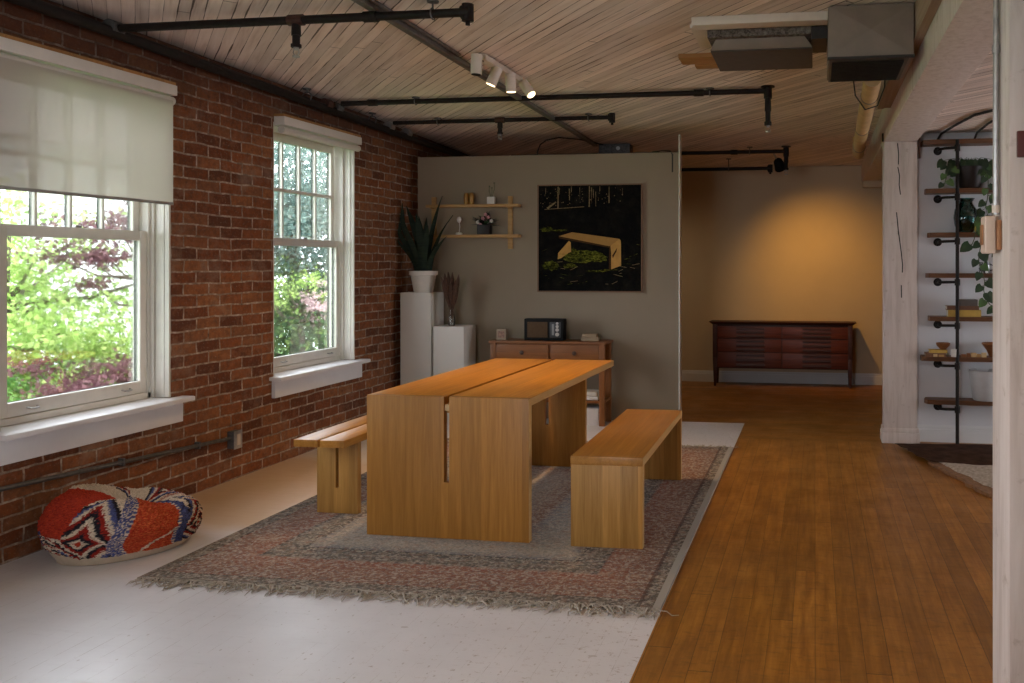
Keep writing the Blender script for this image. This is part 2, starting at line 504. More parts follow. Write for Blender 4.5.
    M['brass'] = plain('aged amber glass', (.33, .17, .035), .3, .3, .2)
    M['pink'] = plain('pink petals', (.50, .25, .27), .7, 0, .2, 50)
    M['teal'] = mat_glass('teal glass', (.25, .55, .52), .75)
    M['vase_glass'] = mat_glass('clear vase glass', (.86, .86, .82), .8)
    M['dark_pot'] = plain('dark glazed pot', (.016, .010, .009), .45, 0, .2, spec=.25)
    M['red_plaque'] = plain('dark red plaque', (.10, .018, .012), .5)
    M['bowl'] = wood('turned bowl', (.16, .06, .02), (.28, .11, .04), 'X', 'Z', .05, .4)
    M['timber'] = wood('bare pine offcut', (.30, .14, .04), (.44, .22, .07), 'X', 'Y', .1, .7)
    M['hide'] = plain('dark brown hide', (.05, .026, .017), .95, 0, .5, 9, .3, spec=.05)
    M['shag'] = plain('cream shag pile', (.42, .36, .30), .95, 0, .35, 40, .9)
    M['shag_edge'] = plain('brown shag edge', (.20, .10, .045), .95, 0, .4, 40, .8)
    M['fringe'] = plain('grey cotton fringe', (.40, .355, .30), .95, 0, .3, 30)
    M['switch'] = plain('ivory plastic', (.68, .54, .44), .45, 0, .04)
    M['copper'] = plain('copper box side', (.40, .19, .09), .45, .5, .2)
    M['cable'] = plain('black cable', (.02, .018, .016), .6)
    M['trunk'] = plain('tree bark', (.06, .045, .035), .9, 0, .4, 20, .5)
    M['grass'] = plain('lawn', (.10, .20, .05), .9, 0, .3, 4)
    M['house'] = plain('grey clapboard', (.55, .56, .58), .8, 0, .1, 2)
    M['house_roof'] = plain('slate roof', (.16, .15, .16), .8, 0, .2, 4)
    M['house_glass'] = plain('dark house window', (.06, .07, .08), .2)

def mat_timber():
    t = NT('whitewashed heavy timber')
    co = t.coord(); s = t.sep(co)
    v = t.comb(t.math('MULTIPLY', s[0], 26.), t.math('MULTIPLY', s[1], 26.), t.math('MULTIPLY', s[2], 2.2))
    n = t.noise(v, 1., 5, .65, .5)
    c = t.ramp(n, [(.25, (.50, .42, .37)), (.5, (.64, .56, .51)), (.8, (.72, .65, .61))])
    p = t.noise(co, 11., 4, .7)
    c = t.mix(t.ramp(p, [(.62, 0.), (.72, .5)]), c, (.36, .27, .20))
    return t.done(t.bsdf(c, .7, 0., t.bump(n, .3, .006), .3))

def mat_insulation():
    t = NT('speckled grey duct liner')
    n = t.noise(t.coord(), 55., 4, .8)
    c = t.ramp(n, [(.35, (.045, .035, .028)), (.55, (.19, .165, .14)), (.7, (.30, .27, .24))])
    return t.done(t.bsdf(c, .95, 0., t.bump(n, .6, .01), .1))

def mat_blind():
    t = NT('cream sunscreen blind')
    d = t.n('ShaderNodeBsdfDiffuse'); d.inputs[0].default_value = (.60, .55, .47, 1)
    tr = t.n('ShaderNodeBsdfTranslucent'); tr.inputs[0].default_value = (.36, .325, .27, 1)
    tp = t.n('ShaderNodeBsdfTransparent'); tp.inputs[0].default_value = (1, .97, .9, 1)
    m1 = t.n('ShaderNodeMixShader'); m1.inputs[0].default_value = .30
    t.put(m1.inputs[1], d.outputs[0]); t.put(m1.inputs[2], tr.outputs[0])
    m2 = t.n('ShaderNodeMixShader'); m2.inputs[0].default_value = .045
    t.put(m2.inputs[1], m1.outputs[0]); t.put(m2.inputs[2], tp.outputs[0])
    return t.done(m2.outputs[0])

def mat_glass(name, col, clear=.93):
    t = NT(name)
    tp = t.n('ShaderNodeBsdfTransparent'); tp.inputs[0].default_value = (*col, 1)
    gl = t.n('ShaderNodeBsdfGlossy'); gl.inputs[0].default_value = (1, 1, 1, 1); gl.inputs[1].default_value = .03
    fr = t.n('ShaderNodeFresnel'); fr.inputs[0].default_value = 1.45
    f = t.math('MULTIPLY', fr.outputs[0], .6 if clear > .9 else 1.4)
    m = t.n('ShaderNodeMixShader')
    t.put(m.inputs[0], f); t.put(m.inputs[1], tp.outputs[0]); t.put(m.inputs[2], gl.outputs[0])
    return t.done(m.outputs[0])

def mat_snake():
    t = NT('sansevieria blade')
    s = t.sep(t.coord())
    n = t.noise(t.comb(t.math('MULTIPLY', s[0], 4.), t.math('MULTIPLY', s[1], 4.), t.math('MULTIPLY', s[2], 38.)), 1., 3, .6, 1.)
    c = t.ramp(n, [(.4, (.007, .014, .008)), (.6, (.018, .03, .014))])
    return t.done(t.bsdf(c, .6, 0., None, .2))

mk()

# ------------------------------------------------------------------ room shell
def shell():
    mb = MB()
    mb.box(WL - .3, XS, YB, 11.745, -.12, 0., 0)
    mb.box(XS, XR, YB, 10.72, -.12, 0., 1)
    mb.box(WL - .3, XS, 11.745, YF + .2, -.12, 0., 2)
    mb.box(XS, XR, 10.72, YF + .2, -.12, 0., 2)
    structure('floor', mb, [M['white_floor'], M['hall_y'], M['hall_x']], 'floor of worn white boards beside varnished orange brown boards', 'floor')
    mb = MB()
    for ya, yb in ((YB - .2, 11.), (11., YF + .2)):
        xa, xb = WL - .3, XR + .2
        mb.hexa([(xa, ya, CZ(ya)), (xb, ya, CZ(ya)), (xb, yb, CZ(yb)), (xa, yb, CZ(yb))], [(xa, ya, 3.1), (xb, ya, 3.1), (xb, yb, 3.1), (xa, yb, 3.1)])
    structure('ceiling', mb, M['ceiling'], 'whitewashed diagonal plank ceiling with dark gaps', 'ceiling')
    structure('ceiling_alcove', MB().box(.794, XR, 3.2, YA + .1, 2.478, 2.52), M['ceiling'], 'lower plank ceiling over the side room beyond the beam', 'ceiling')
    # brick wall with the window openings
    mb = MB()
    ys = sorted(OPEN)
    cuts = [YB] + [v for o in ys for v in o] + [YF]
    for i in range(0, len(cuts), 2):
        mb.box(WL - .235, WL, cuts[i], cuts[i + 1], 0, 2.9)
    for a, b in ys:
        mb.box(WL - .235, WL, a, b, 0, ZS)
        mb.box(WL - .235, WL, a, b, ZH, 2.9)
    structure('wall_left', mb, M['brick'], 'old red brick wall pierced by white sash windows', 'wall')
    structure('wall_back', MB().box(WL, XR, YF, YF + .2, 0, 2.9), M['ochre_wall'], 'far cream wall lit by a warm amber glow', 'wall')
    mb = MB()
    mb.box(WL - .3, -2.3, YB - .2, YB, 0, 2.9); mb.box(-.9, XR + .2, YB - .2, YB, 0, 2.9)
    mb.box(-2.3, -.9, YB - .2, YB, 0, .8); mb.box(-2.3, -.9, YB - .2, YB, 2.3, 2.9)
    structure('wall_front', mb, M['partition'], 'wall with a wide window behind the viewer', 'wall')
    mb = MB()
    mb.box(XR, XR + .2, YB, 7.6, 0, 2.9); mb.box(XR, XR + .2, 10.6, YF, 0, 2.9)
    mb.box(XR, XR + .2, 7.6, 10.6, 0, .3); mb.box(XR, XR + .2, 7.6, 10.6, 1.8, 2.9)
    structure('wall_right', mb, M['alcove'], 'white outer wall of the side room with a wide window opening', 'wall')
    structure('wall_alcove', MB().box(.79, XR, YA, YA + .12, 0, 2.9), M['alcove'], 'cool white wall behind the pipe shelves', 'wall')
    structure('wall_partition', MB().box(-3.665, -1.205, YP, YP + .12, 0, 2.44), M['partition'],
              'greige partition wall carrying the black picture', 'wall')
    structure('trim_1', MB().box(-1.201, -1.187, YP - .012, YP + .13, 0, 2.60), M['edge_white'], 'slim pale post edging the partition, floor to ceiling', 'trim', bevel=.003)
    # skirting boards
    def skirt(x0, x1, y, name, lab):
        poly = [(0, 0), (0, .135), (.006, .135), (.012, .12), (.012, .105), (.018, .10), (.018, 0)]
        mb = MB()
        n = len(poly)
        vs = [(x0, y - a, z) for a, z in poly] + [(x1, y - a, z) for a, z in poly]
        fs = [tuple(range(n)), tuple(reversed(range(n, 2 * n)))] + [(i, i + n, (i + 1) % n + n, (i + 1) % n) for i in range(n)]
        mb.add(vs, fs)
        structure(name, mb, M['skirting'], lab, 'skirting board')
    skirt(WL, XR, YF, 'baseboard_back', 'white skirting board below the amber lit far wall')
    skirt(.80, XR, YA, 'baseboard_alcove', 'white skirting board below the pipe shelves')
    # timber column, beam above it, near post
    c = Thing('column', 'whitewashed square timber column with long dark cracks, standing at the hall edge', 'column', (.66, 10.83, 0), kind='structure')
    mb = MB()
    mb.box(.536, .792, 10.70, 10.96, 0, 2.405)
    c.part('shaft', mb, M['timber_white'], bevel=.012)
    mb = MB()
    mb.box(.518, .81, 10.682, 10.978, 0, .085); mb.box(.524, .804, 10.688, 10.972, .085, .12)
    c.part('plinth_block', mb, M['timber_white'], bevel=.006)
    for pts in ([(.640, 2.39), (.648, 2.30), (.646, 2.22)], [(.642, 2.20), (.655, 2.13), (.652, 2.06), (.662, 1.98)],
                [(.632, 1.84), (.645, 1.70), (.668, 1.52), (.678, 1.42), (.676, 1.36)], [(.668, 1.26), (.670, 1.16)],
                [(.640, 1.76), (.648, 1.66)]):
        mb = MB()
        for (x0, z0), (x1, z1) in zip(pts, pts[1:]):
            mb.hexa([(x0 - .004, 10.6985, z0), (x0 + .004, 10.6985, z0), (x0 + .004, 10.705, z0), (x0 - .004, 10.705, z0)],
                    [(x1 - .004, 10.6985, z1), (x1 + .004, 10.6985, z1), (x1 + .004, 10.705, z1), (x1 - .004, 10.705, z1)])
        c.part('crack', mb, M['cable'])
    b = Thing('beam', 'heavy whitewashed ceiling beam running down the hall above the column', 'beam', (.66, 5, 2.405), kind='structure')
    b.part('beam_timber', MB().box(.536, .792, YB, YF, 2.405, 2.9), M['timber_white'], bevel=.008)
    mb = MB(); mb.box(.49, .534, YB, 9.75, 2.562, 2.9)
    b.part('side_board', mb, M['ceiling_board'])
    mb = MB(); mb.box(.442, .487, 7.66, 9.75, 2.556, 2.9)
    b.part('side_board', mb, M['ceiling_board'])
    b.part('bracket', MB().box(.800, .815, 10.70, 10.80, 2.27, 2.43), M['rusty_pipe'], bevel=.002)
    b.part('bracket', MB().box(.520, .533, 10.68, 10.72, 2.405, 2.47), M['black_pipe'], bevel=.002)
    b.part('bearing_block', MB().box(.55, .79, 15.6, YF, 2.33, 2.405), M['ochre_wall'], bevel=.004)
    p = Thing('post', 'rough whitewashed timber post at the right edge, nearest the viewer', 'post', (.70, 4.08, 0), kind='structure')
    mb = MB(); mb.box(.536, .86, 3.90, 4.262, 0, 2.405)
    p.part('shaft', mb, M['timber_white'], bevel=.02)

def mat_board():
    t = NT('old pinkish board')
    s = t.sep(t.coord())
    n = t.noise(t.comb(t.math('MULTIPLY', s[0], 40.), t.math('MULTIPLY', s[1], 1.5), t.math('MULTIPLY', s[2], 40.)), 1., 4, .6)
    c = t.ramp(n, [(.3, (.30, .20, .14)), (.7, (.44, .32, .24))])
    return t.done(t.bsdf(c, .7, 0., t.bump(n, .2, .004), .25))
M['ceiling_board'] = mat_board()
shell()

# ------------------------------------------------------------------ windows
def window(n, y0, y1, label, rs=.045):
    w = Thing('window_%d' % n, label, 'window', (WL, (y0 + y1) / 2, ZS), kind='structure')
    wp = M['white_paint']
    # jamb lining with moulded steps, head lining
    for side, ya, d in (('jamb', y0, 1), ('jamb', y1, -1)):
        mb = MB()
        def bb(x0, x1, a, b):
            lo, hi = sorted((ya + d * a, ya + d * b)); mb.box(x0, x1, lo, hi, ZS + .03, ZH)
        bb(-3.97, -3.752, 0, .022); bb(-3.80, -3.78, .022, .028)
        bb(-3.905 + .04, -3.84, .022, .045)
        w.part(side, mb, wp, bevel=.003)
    w.part('head_lining', MB().box(-3.97, -3.752, y0 + .022, y1 - .022, ZH - .03, ZH), wp)
    # outer frame seen through the panes
    for ya, d in ((y0, 1), (y1, -1)):
        lo, hi = sorted((ya, ya + d * .03))
        w.part('outer_frame', MB().box(-3.985, -3.972, lo, hi, ZS, ZH), M['green_frame'])
    # stool with rounded nose, sub-sill step, apron
    pl = [(-3.97, y0 + .022), (-3.749, y0 + .022), (-3.749, y0 - .08), (-3.655, y0 - .08), (-3.655, y1 + .13), (-3.749, y1 + .13), (-3.749, y1 - .022), (-3.97, y1 - .022)]
    n8 = len(pl)
    mb = MB().add([(x, y, ZS) for x, y in pl] + [(x, y, ZS + .028) for x, y in pl],
                  [tuple(reversed(range(n8))), tuple(range(n8, 2 * n8))] + [(i, (i + 1) % n8, (i + 1) % n8 + n8, i + n8) for i in range(n8)])
    w.part('sill', mb, M['sill_paint'], bevel=.008)
    w.part('apron', MB().box(-3.749, -3.722, y0 - .03, y1 + .10, ZS - .125, ZS - .001), M['sill_paint'], bevel=.003)
    w.part('sill_step', MB().box(-3.96, -3.86, y0 + .022, y1 - .022, ZS + .029, ZS + .065), wp, bevel=.004)
    a, b = y0 + .165, y1 - rs
    w.part('side_frame', MB().box(-3.96, -3.86, y0 + .022, a - .002, ZS + .029, ZH - .03), wp)
    if rs > .05:
        w.part('side_frame', MB().box(-3.96, -3.86, b + .003, y1 - .022, ZS + .029, ZH - .03), wp)
    # lower sash (inner track)
    x0, x1 = -3.886, -3.868
    z0, z1 = ZS + .067, 1.622
    def low(xa, xb):
        mb = MB()
        mb.box(xa, xb, a, a + .075, z0, z1); mb.box(xa, xb, b - .075, b, z0, z1)
        mb.box(xa, xb, a + .075, b - .075, z0, z0 + .07); mb.box(xa, xb, a + .075, b - .075, z1 - .058, z1)
        return mb
    ls = w.part('lower_sash', low(x0, x1), wp, bevel=.003)
    w.part('glass', MB().box(x0 + .002, x0 + .005, a + .07, b - .07, z0 + .06, z1 - .05), M['glass'], under=ls)
    w.part('outer_face', low(-3.910, x0 - .0005), M['green_frame'], under=ls)
    for yy in (a + .28, b - .24):
        mb = MB().tube([(x1, yy - .045, z0 + .035), (x1 + .018, yy - .035, z0 + .03), (x1 + .02, yy, z0 + .028), (x1 + .018, yy + .035, z0 + .03), (x1, yy + .045, z0 + .035)], .005, 8)
        w.part('sash_lift', mb, M['galv'], under=ls, smooth=True)
    mb = MB().box(x0 - .01, x1 - .005, (a + b) / 2 - .03, (a + b) / 2 + .03, z1, z1 + .014)
    w.part('sash_lock', mb, M['galv'], under=ls, bevel=.003)
    # upper sash (outer track) with 4 x 2 panes
    x0, x1 = -3.936, -3.918
    z0, z1 = 1.575, ZH - .03
    st = .068
    ga, gb = a + st, b - st
    zm = (z0 + .045 + z1 - .06) / 2
    def upp(xa, xb, e):
        mb = MB()
        mb.box(xa, xb, a, a + st, z0, z1); mb.box(xa, xb, b - st, b, z0, z1)
        mb.box(xa, xb, a + st, b - st, z0, z0 + .045); mb.box(xa, xb, a + st, b - st, z1 - .06, z1)
        for k in (1, 2, 3):
            yy = ga + (gb - ga) * k / 4
            mb.box(xa + e, xb - e, yy - .013, yy + .013, z0 + .045, z1 - .06)
        mb.box(xa + e * 1.3, xb - e * 1.3, ga, gb, zm - .012, zm + .012)
        return mb
    mb = upp(x0, x1, .001)
    us = w.part('upper_sash', mb, wp, bevel=.003)
    w.part('outer_face', upp(-3.956, x0 - .0005, .003), M['green_frame'], under=us)
    w.part('glass', MB().box(x0 + .002, x0 + .005, ga - .004, gb + .004, z0 + .04, z1 - .05), M['glass'], under=us)
    return w

window(1, *OPEN[0], 'white sash window nearer the viewer, half covered by a lowered blind', .075)
window(2, *OPEN[1], 'white sash window beside the partition, its blind rolled up')
window(3, *OPEN[2], 'white sash window in the brick wall left of the view')
window(4, *OPEN[3], 'white sash window in the brick wall beside the viewer')

def blind(y0, y1, drop, label):
    t = Thing('roller_blind', label, 'blind', (-3.70, (y0 + y1) / 2, 2.36), 'roller blinds over the sash windows')
    mb = MB(); mb.box(-3.748, -3.665, y0, y1, 2.418, 2.478)
    t.part('valance', mb, M['white_paint'], bevel=.004)
    t.part('top_strip', MB().box(-3.748, -3.672, y0, y1 - .005, 2.479, 2.496), M['timber'])
    rr = .026
    t.part('roller', MB().cyl((-3.695, y0 + .01, 2.386), (-3.695, y1 - .012, 2.386), rr, n=24), M['blind_solid'], smooth=True)
    t.part('end_cap', MB().cyl((-3.695, y1 - .012, 2.386), (-3.695, y1 - .006, 2.386), .018, n=18), M['hem'], smooth=True)
    if drop:
        f = t.part('fabric', MB().add([(-3.6696, y0 + .02, drop), (-3.6696, y1 - .045, drop), (-3.6696, y1 - .045, 2.388), (-3.6696, y0 + .02, 2.388)], [(0, 1, 2, 3)]), M['blind'])
        t.part('hem_bar', MB().box(-3.674, -3.665, y0 + .02, y1 - .045, drop - .014, drop + .003), M['hem'], under=f, bevel=.002)
blind(5.15, 6.965, 1.785, 'cream roller blind pulled half way down over the nearer window')
blind(8.545, 10.15, 0, 'cream roller blind rolled up at the top of the window beside the partition')

# ------------------------------------------------------------------ table and benches
def dining_table():
    t = Thing('dining_table', 'long honey oak dining table with slab end legs and a slot down its middle', 'table', (-1.846, 6.385, .012), rz=R(-.55))
    O = t.O; x0, x1 = O.x - .435, O.x + .435
    y0, y1 = O.y, O.y + 2.72
    z1 = .742; th = .04; ty = th / KY; g = .014
    base = .012
    for a, b in ((x0, O.x - g), (O.x + g, x1)):
        mb = MB(); mb.box(a, b, y0 + ty + .0005, y1, z1 - th, z1)
        t.part('top_board', mb, M['oak_top'], bevel=.002)
    def leg(yl, zt, hw):
        mb = MB()
        za = .30
        xa, xb = O.x - hw, O.x + hw
        pl = [(xa, base), (xb, base), (xb, zt), (O.x + g, zt), (O.x + g, za), (O.x - g, za), (O.x - g, zt), (xa, zt)]
        n = len(pl)
        vs = [(x, yl, z) for x, z in pl] + [(x, yl + ty, z) for x, z in pl]
        fs = [(0, 5, 6, 7), (0, 1, 4, 5), (1, 2, 3, 4)]
        fs += [tuple(reversed([i + n for i in f])) for f in fs]
        fs += [(i, i + n, (i + 1) % n + n, (i + 1) % n) for i in range(n)]
        mb.add(vs, fs)
        return mb
    for yl, zt, hw in ((y0, z1, .435), (y0 + 2.47, z1 - th, .275)):
        t.part('slab_leg', leg(yl, zt, hw), M['oak_leg'], bevel=.0015)
    for a, b, zl, zh, nm in ((y0 + ty + .002, y1 - .001, z1 - th + .001, z1 - .001, 'edge_band'), (y0 + .001, y0 + ty - .001, base + .001, z1 - .001, 'edge_band')):
        t.part(nm, MB().box(x1 + .0002, x1 + .0014, a, b, zl, zh), M['oak_edge'])
    for yy in (y0 + .012, y0 + 1.4, y0 + 2.48):
        t.part('dowel', MB().box(O.x - g + .0005, O.x + g - .0005, yy, yy + .03, z1 - .075, z1 - .042), M['dowel'], bevel=.002)
    t.part('stretcher', MB().box(O.x - .25, O.x + .25, y0 + .06, y0 + .095, z1 - th - .05, z1 - th), M['oak_leg'])

dining_table()

def bench_slab():
    t = Thing('bench', 'oak bench with slab ends standing nearer the hall, right of the table', 'bench', (-1.011, 6.36, .012), 'oak benches at the table', rz=R(1.0))
    O = t.O; x0, x1 = O.x - .181, O.x + .181; y0, y1 = O.y, O.y + 2.17; z1 = .463; th = .042; ty = th / KY
    t.part('seat', MB().box(x0, x1, y0, y1, z1 - th, z1), M['bench_top'], bevel=.002)
    t.part('edge_band', MB().box(x1 + .0002, x1 + .0014, y0 + .001, y1 - .001, z1 - th + .001, z1 - .001), M['oak_edge'])
    for ya in (y0 + .001, y1 - ty - .001):
        t.part('edge_band', MB().box(x1 - .0013, x1 - .0001, ya + .001, ya + ty - .001, .014, z1 - th - .001), M['oak_edge'])
        t.part('slab_leg', MB().box(x0 + .0015, x1 - .0015, ya, ya + ty, .012, z1 - th), M['bench_leg'], bevel=.0015)

def bench_split():
    t = Thing('bench', 'oak bench with a split seat and inset leg, between the brick wall and the table', 'bench', (-2.64, 6.62, .012), 'oak benches at the table')
    O = t.O; x0, x1 = O.x - .147, O.x + .147; y0, y1 = O.y, O.y + 2.3; z1 = .463; th = .04; ty = th / KY; g = .006
    for a, b in ((x0, O.x - g), (O.x + g, x1)):
        t.part('seat_board', MB().box(a, b, y0, y1, z1 - th, z1), M['bench_top'], bevel=.002)
    def leg(yl):
        a, b, zt, za = O.x - .122, O.x + .122, z1 - th, .155
        gg = .009
        pl = [(a, .012), (b, .012), (b, zt), (O.x + gg, zt), (O.x + gg, za), (O.x - gg, za), (O.x - gg, zt), (a, zt)]
        n = len(pl)
        vs = [(x, yl, z) for x, z in pl] + [(x, yl + ty, z) for x, z in pl]
        fs = [(0, 5, 6, 7), (0, 1, 4, 5), (1, 2, 3, 4)]
        fs += [tuple(reversed([i + n for i in f])) for f in fs]
        fs += [(i, i + n, (i + 1) % n + n, (i + 1) % n) for i in range(n)]
        return MB().add(vs, fs)
    for yl in (y0 + .28, y1 - .5):
        t.part('slab_leg', leg(yl), M['bench_leg'], bevel=.0015)
    t.part('stretcher', MB().box(O.x - .03, O.x + .03, y0 + .33, y1 - .5, z1 - th - .04, z1 - th), M['bench_leg'])
bench_slab(); bench_split()

# ------------------------------------------------------------------ rug
def rug():
    x0, x1, y0, y1 = -2.975, -.617, 5.275, 10.10
    t = Thing('rug', 'large faded oriental rug in rust and grey under the table', 'rug', (x0, y0, 0))
    nx, ny = 60, 120
    mb = MB()
    vs = []
    for j in range(ny + 1):
        for i in range(nx + 1):
            x = x0 + (x1 - x0) * i / nx; y = y0 + (y1 - y0) * j / ny
            e = .006 * mnoise.noise((x * 2, y * 2, 1)) if j == 0 else 0
            vs.append((x, y + e, .011))
    fs = [(j * (nx + 1) + i, j * (nx + 1) + i + 1, (j + 1) * (nx + 1) + i + 1, (j + 1) * (nx + 1) + i) for j in range(ny) for i in range(nx)]
    mb.add(vs, fs)
    # edge skirt down to the floor
    rim = [i for i in range(nx + 1)] + [j * (nx + 1) + nx for j in range(1, ny + 1)] + [ny * (nx + 1) + i for i in range(nx - 1, -1, -1)] + [j * (nx + 1) for j in range(ny - 1, 0, -1)]
    b = len(mb.v)
    mb.v += [tuple(T((vs[i][0], vs[i][1], .001))) for i in rim]
    n = len(rim)
    mb.f += [(rim[k], b + k, b + (k + 1) % n, rim[(k + 1) % n]) for k in range(n)]; mb.mi += [0] * n
    t.part('pile', mb, mat_rug((x1 - x0) * KX, (y1 - y0) * KY))
    for ye, d, cnt, lab in ((y0, -1, 470, 0), (y1, 1, 240, 0)):
        mb = MB()
        for k in range(cnt):
            x = x0 + .01 + (x1 - x0 - .02) * (k + random.random()) / cnt
            L = random.uniform(.05, .125) * (1 if d < 0 else .8)
            sl = random.gauss(0, .75) + .9 * mnoise.noise((x * 3.1, 0, 7))
            p = Vector((x, ye - d * .012, .011)); pts = [p]
            for q in range(1, 5):
                sl += random.gauss(0, .35)
                p = p + Vector((math.sin(sl) * L / 4, d * math.cos(sl) * L / 4 / KY, 0))
                z = .010 - .006 * min(1, q / 2) + random.random() * (.012 if random.random() < .2 else .004)
                pts.append(Vector((p.x, p.y, max(.003, z))))
            r = random.uniform(.0016, .0034)
            mb.tube(pts, [r, r, r, r * .9, r * .5], 4)
        f = t.part('fringe', mb, M['fringe'])
        f['kind'] = 'stuff'
rug()

# ------------------------------------------------------------------ pouf
def pouf():
    c0 = (-3.375, 5.83, 0)
    t = Thing('floor_pouf', 'slumped red pouf with shaggy woven diamond pattern, on the floor by the brick wall', 'pouf', c0)
    cx, cy = T(c0)[:2]
    nt, nr = 420, 170
    camang = math.atan2(-cy, -cx)
    red = np.array((.46, .05, .022)); redd = np.array((.30, .026, .018)); cream = np.array((.68, .56, .43)); blue = np.array((.085, .10, .24))
    black = np.array((.025, .022, .028)); orange = np.array((.62, .14, .045))
    prof = []
    vs = []; cols = []
    fx, fy = math.cos(camang), math.sin(camang)          # toward the room
    rx, ry = -fy, fx                                      # to the right seen from the room
    def surf(s, th):
        """s 0 bottom rim .. 1 top centre"""
        ph = th - camang
        if s < .5:
            q = s / .5
            rr = .80 + .20 * math.sin(q * PI / 2) ** .7
            z = .135 * q ** .9
        else:
            q = (s - .5) / .5
            rr = math.cos(q * PI / 2) ** .72
            z = .135 + .142 * math.sin(min(1, q * 1.35) * PI / 2)
            z += .010 * math.sin(q * PI) * math.cos(3 * ph + .5) + .008 * math.sin(q * PI) * math.cos(5 * ph)
            z -= .035 * max(0, (q - .42) / .58) ** 1.2
        rr *= 1 + .03 * math.cos(2 * ph + .5) + .025 * math.cos(3 * ph + 2.)
        u = .345 * rr * math.sin(ph)                       # right
        v = .27 * rr * math.cos(ph)                       # toward the room
        # leans on the wall: taller at the left, slack at the right, left rim lifted
        z *= 1 - .24 * (u / .36)
        z += .045 * max(0., -u / .4 - .35) * (1 - s) * (s > 0)
        if s > .5:
            q = (s - .5) / .5
            u += .05 * q; v -= .03 * q
            z -= .062 * math.exp(-((u - .07) / .13) ** 2 - ((v + .03) / .06) ** 2)
        return rx * u + fx * v, ry * u + fy * v, z
    def colour(s, ph):
        """ph: angle from the direction of the room centre, degrees"""
        ph = (ph + 180) % 360 - 180
        w = (ph - 8) * 1.15 + 8 * math.sin(s * 6.) + 14 * (s - .4)
        w = (w + 180) % 360 - 180
        jit = random.gauss(0, 1)
        def band(a, b): return a <= w < b
        def diamond(c0, c1, s0, s1):
            u = (w - c0) / (c1 - c0) * 2 - 1; v = (s - s0) / (s1 - s0) * 2 - 1
            d = abs(u) * .8 + abs(v) + .03 * jit
            k = int(d * 6.6)
            return [red, cream, black, redd, cream, black, redd, cream, blue, black, cream][min(k, 10)]
        if band(-4, 46):
            c = red if random.random() < .7 else orange
            if s > .55: c = orange if random.random() < .45 else red
            if abs((w - 8) / 40 - (s - .12) / .45) < .05 and s < .62: c = cream
            if w < -1 or w > 42: c = blue if (int(s * 60) % 2) else cream
        elif band(-150, -52) and s > .40 - (w + 52) * .0012: c = red if random.random() < .75 else redd
        elif band(46, 56): c = blue if random.random() < .8 else black
        elif band(56, 108): c = diamond(56, 108, .08, .75)
        elif band(108, 122): c = cream if int(w * .6) % 2 else redd
        elif band(122, 165): c = diamond(122, 165, .3, .95)
        elif w >= 165 or w < -150: c = cream if s > .45 else redd
        elif band(-150, -96): c = red if random.random() < .8 else redd
        elif band(-96, -84): c = blue if random.random() < .75 else black
        elif band(-84, -58):
            k = int((s * 34 + w * .22)) % 4
            c = [cream, black, cream, redd][k]
        elif band(-58, -14): c = diamond(-60, -12, .06, .72)
        else: c = blue if random.random() < .7 else cream
        if s > .80 and c is not red: c = c * .8
        return np.clip(c * (1 + .16 * jit), 0, 1)
    for j in range(nr + 1):
        s = j / nr * .992
        for i in range(nt):
            th = 2 * PI * i / nt
            x, y, z = surf(s, th)
            k = 1.
            if s > .13:
                p = (x * 75, y * 75, z * 75)
                dsp = .010 * mnoise.noise(p) + .006 * mnoise.noise((x * 150, y * 150, z * 150)) + .004 * random.random()
                nrm = Vector((x, y, (z - .13) * 1.5)); nrm.normalize()
                x += nrm.x * dsp; y += nrm.y * dsp; z += nrm.z * dsp
                x += .012 * mnoise.noise((x * 9, y * 9, 3)); z += .012 * mnoise.noise((x * 9, y * 9, 8))
            vs.append((cx + x, cy + y, max(.0015, z + .0015)))
            ph = math.degrees(th - camang)
            if s < .13: cols.append(np.array((.50, .40, .29)))
            else: cols.append(colour(s, ph))
    fs = [(j * nt + i, j * nt + (i + 1) % nt, (j + 1) * nt + (i + 1) % nt, (j + 1) * nt + i) for j in range(nr) for i in range(nt)]
    fs.append(tuple(reversed(range(nt)))); fs.append(tuple(nr * nt + i for i in range(nt)))
    jb = int(.13 * nr)
    low = MB().add(vs, [f for f in fs[:jb * nt]] + [fs[-2]], 0, True)
    top = MB().add(vs, fs[jb * nt:nr * nt] + [fs[-1]], 0, True)
    m = NT('shaggy woven cover')
    at = m.n('ShaderNodeAttribute', attribute_name='weave')
    nb = m.bump(m.noise(m.coord(), 190., 3, .7), .8, .006)
    mat = m.done(m.bsdf(at.outputs[0], .95, 0., nb, .1))
    def compact(mb):
        used = sorted({i for f in mb.f for i in f}); mp = {u: k for k, u in enumerate(used)}
        mb.v = [mb.v[u] for u in used]; mb.f = [tuple(mp[i] for i in f) for f in mb.f]
        return used
    compact(low); used = compact(top)
    t.part('canvas_base', low, plain('cream canvas', (.52, .42, .31), .9, 0, .08, 30), smooth=True, norm=False)
    o = t.part('woven_cover', top, mat, norm=False)
    o.data.shade_smooth()
    ca = o.data.color_attributes.new('weave', 'FLOAT_COLOR', 'POINT')
    arr = np.ones((len(used), 4), dtype=np.float32); arr[:, :3] = np.array(cols)[used]
    ca.data.foreach_set('color', arr.ravel())
pouf()

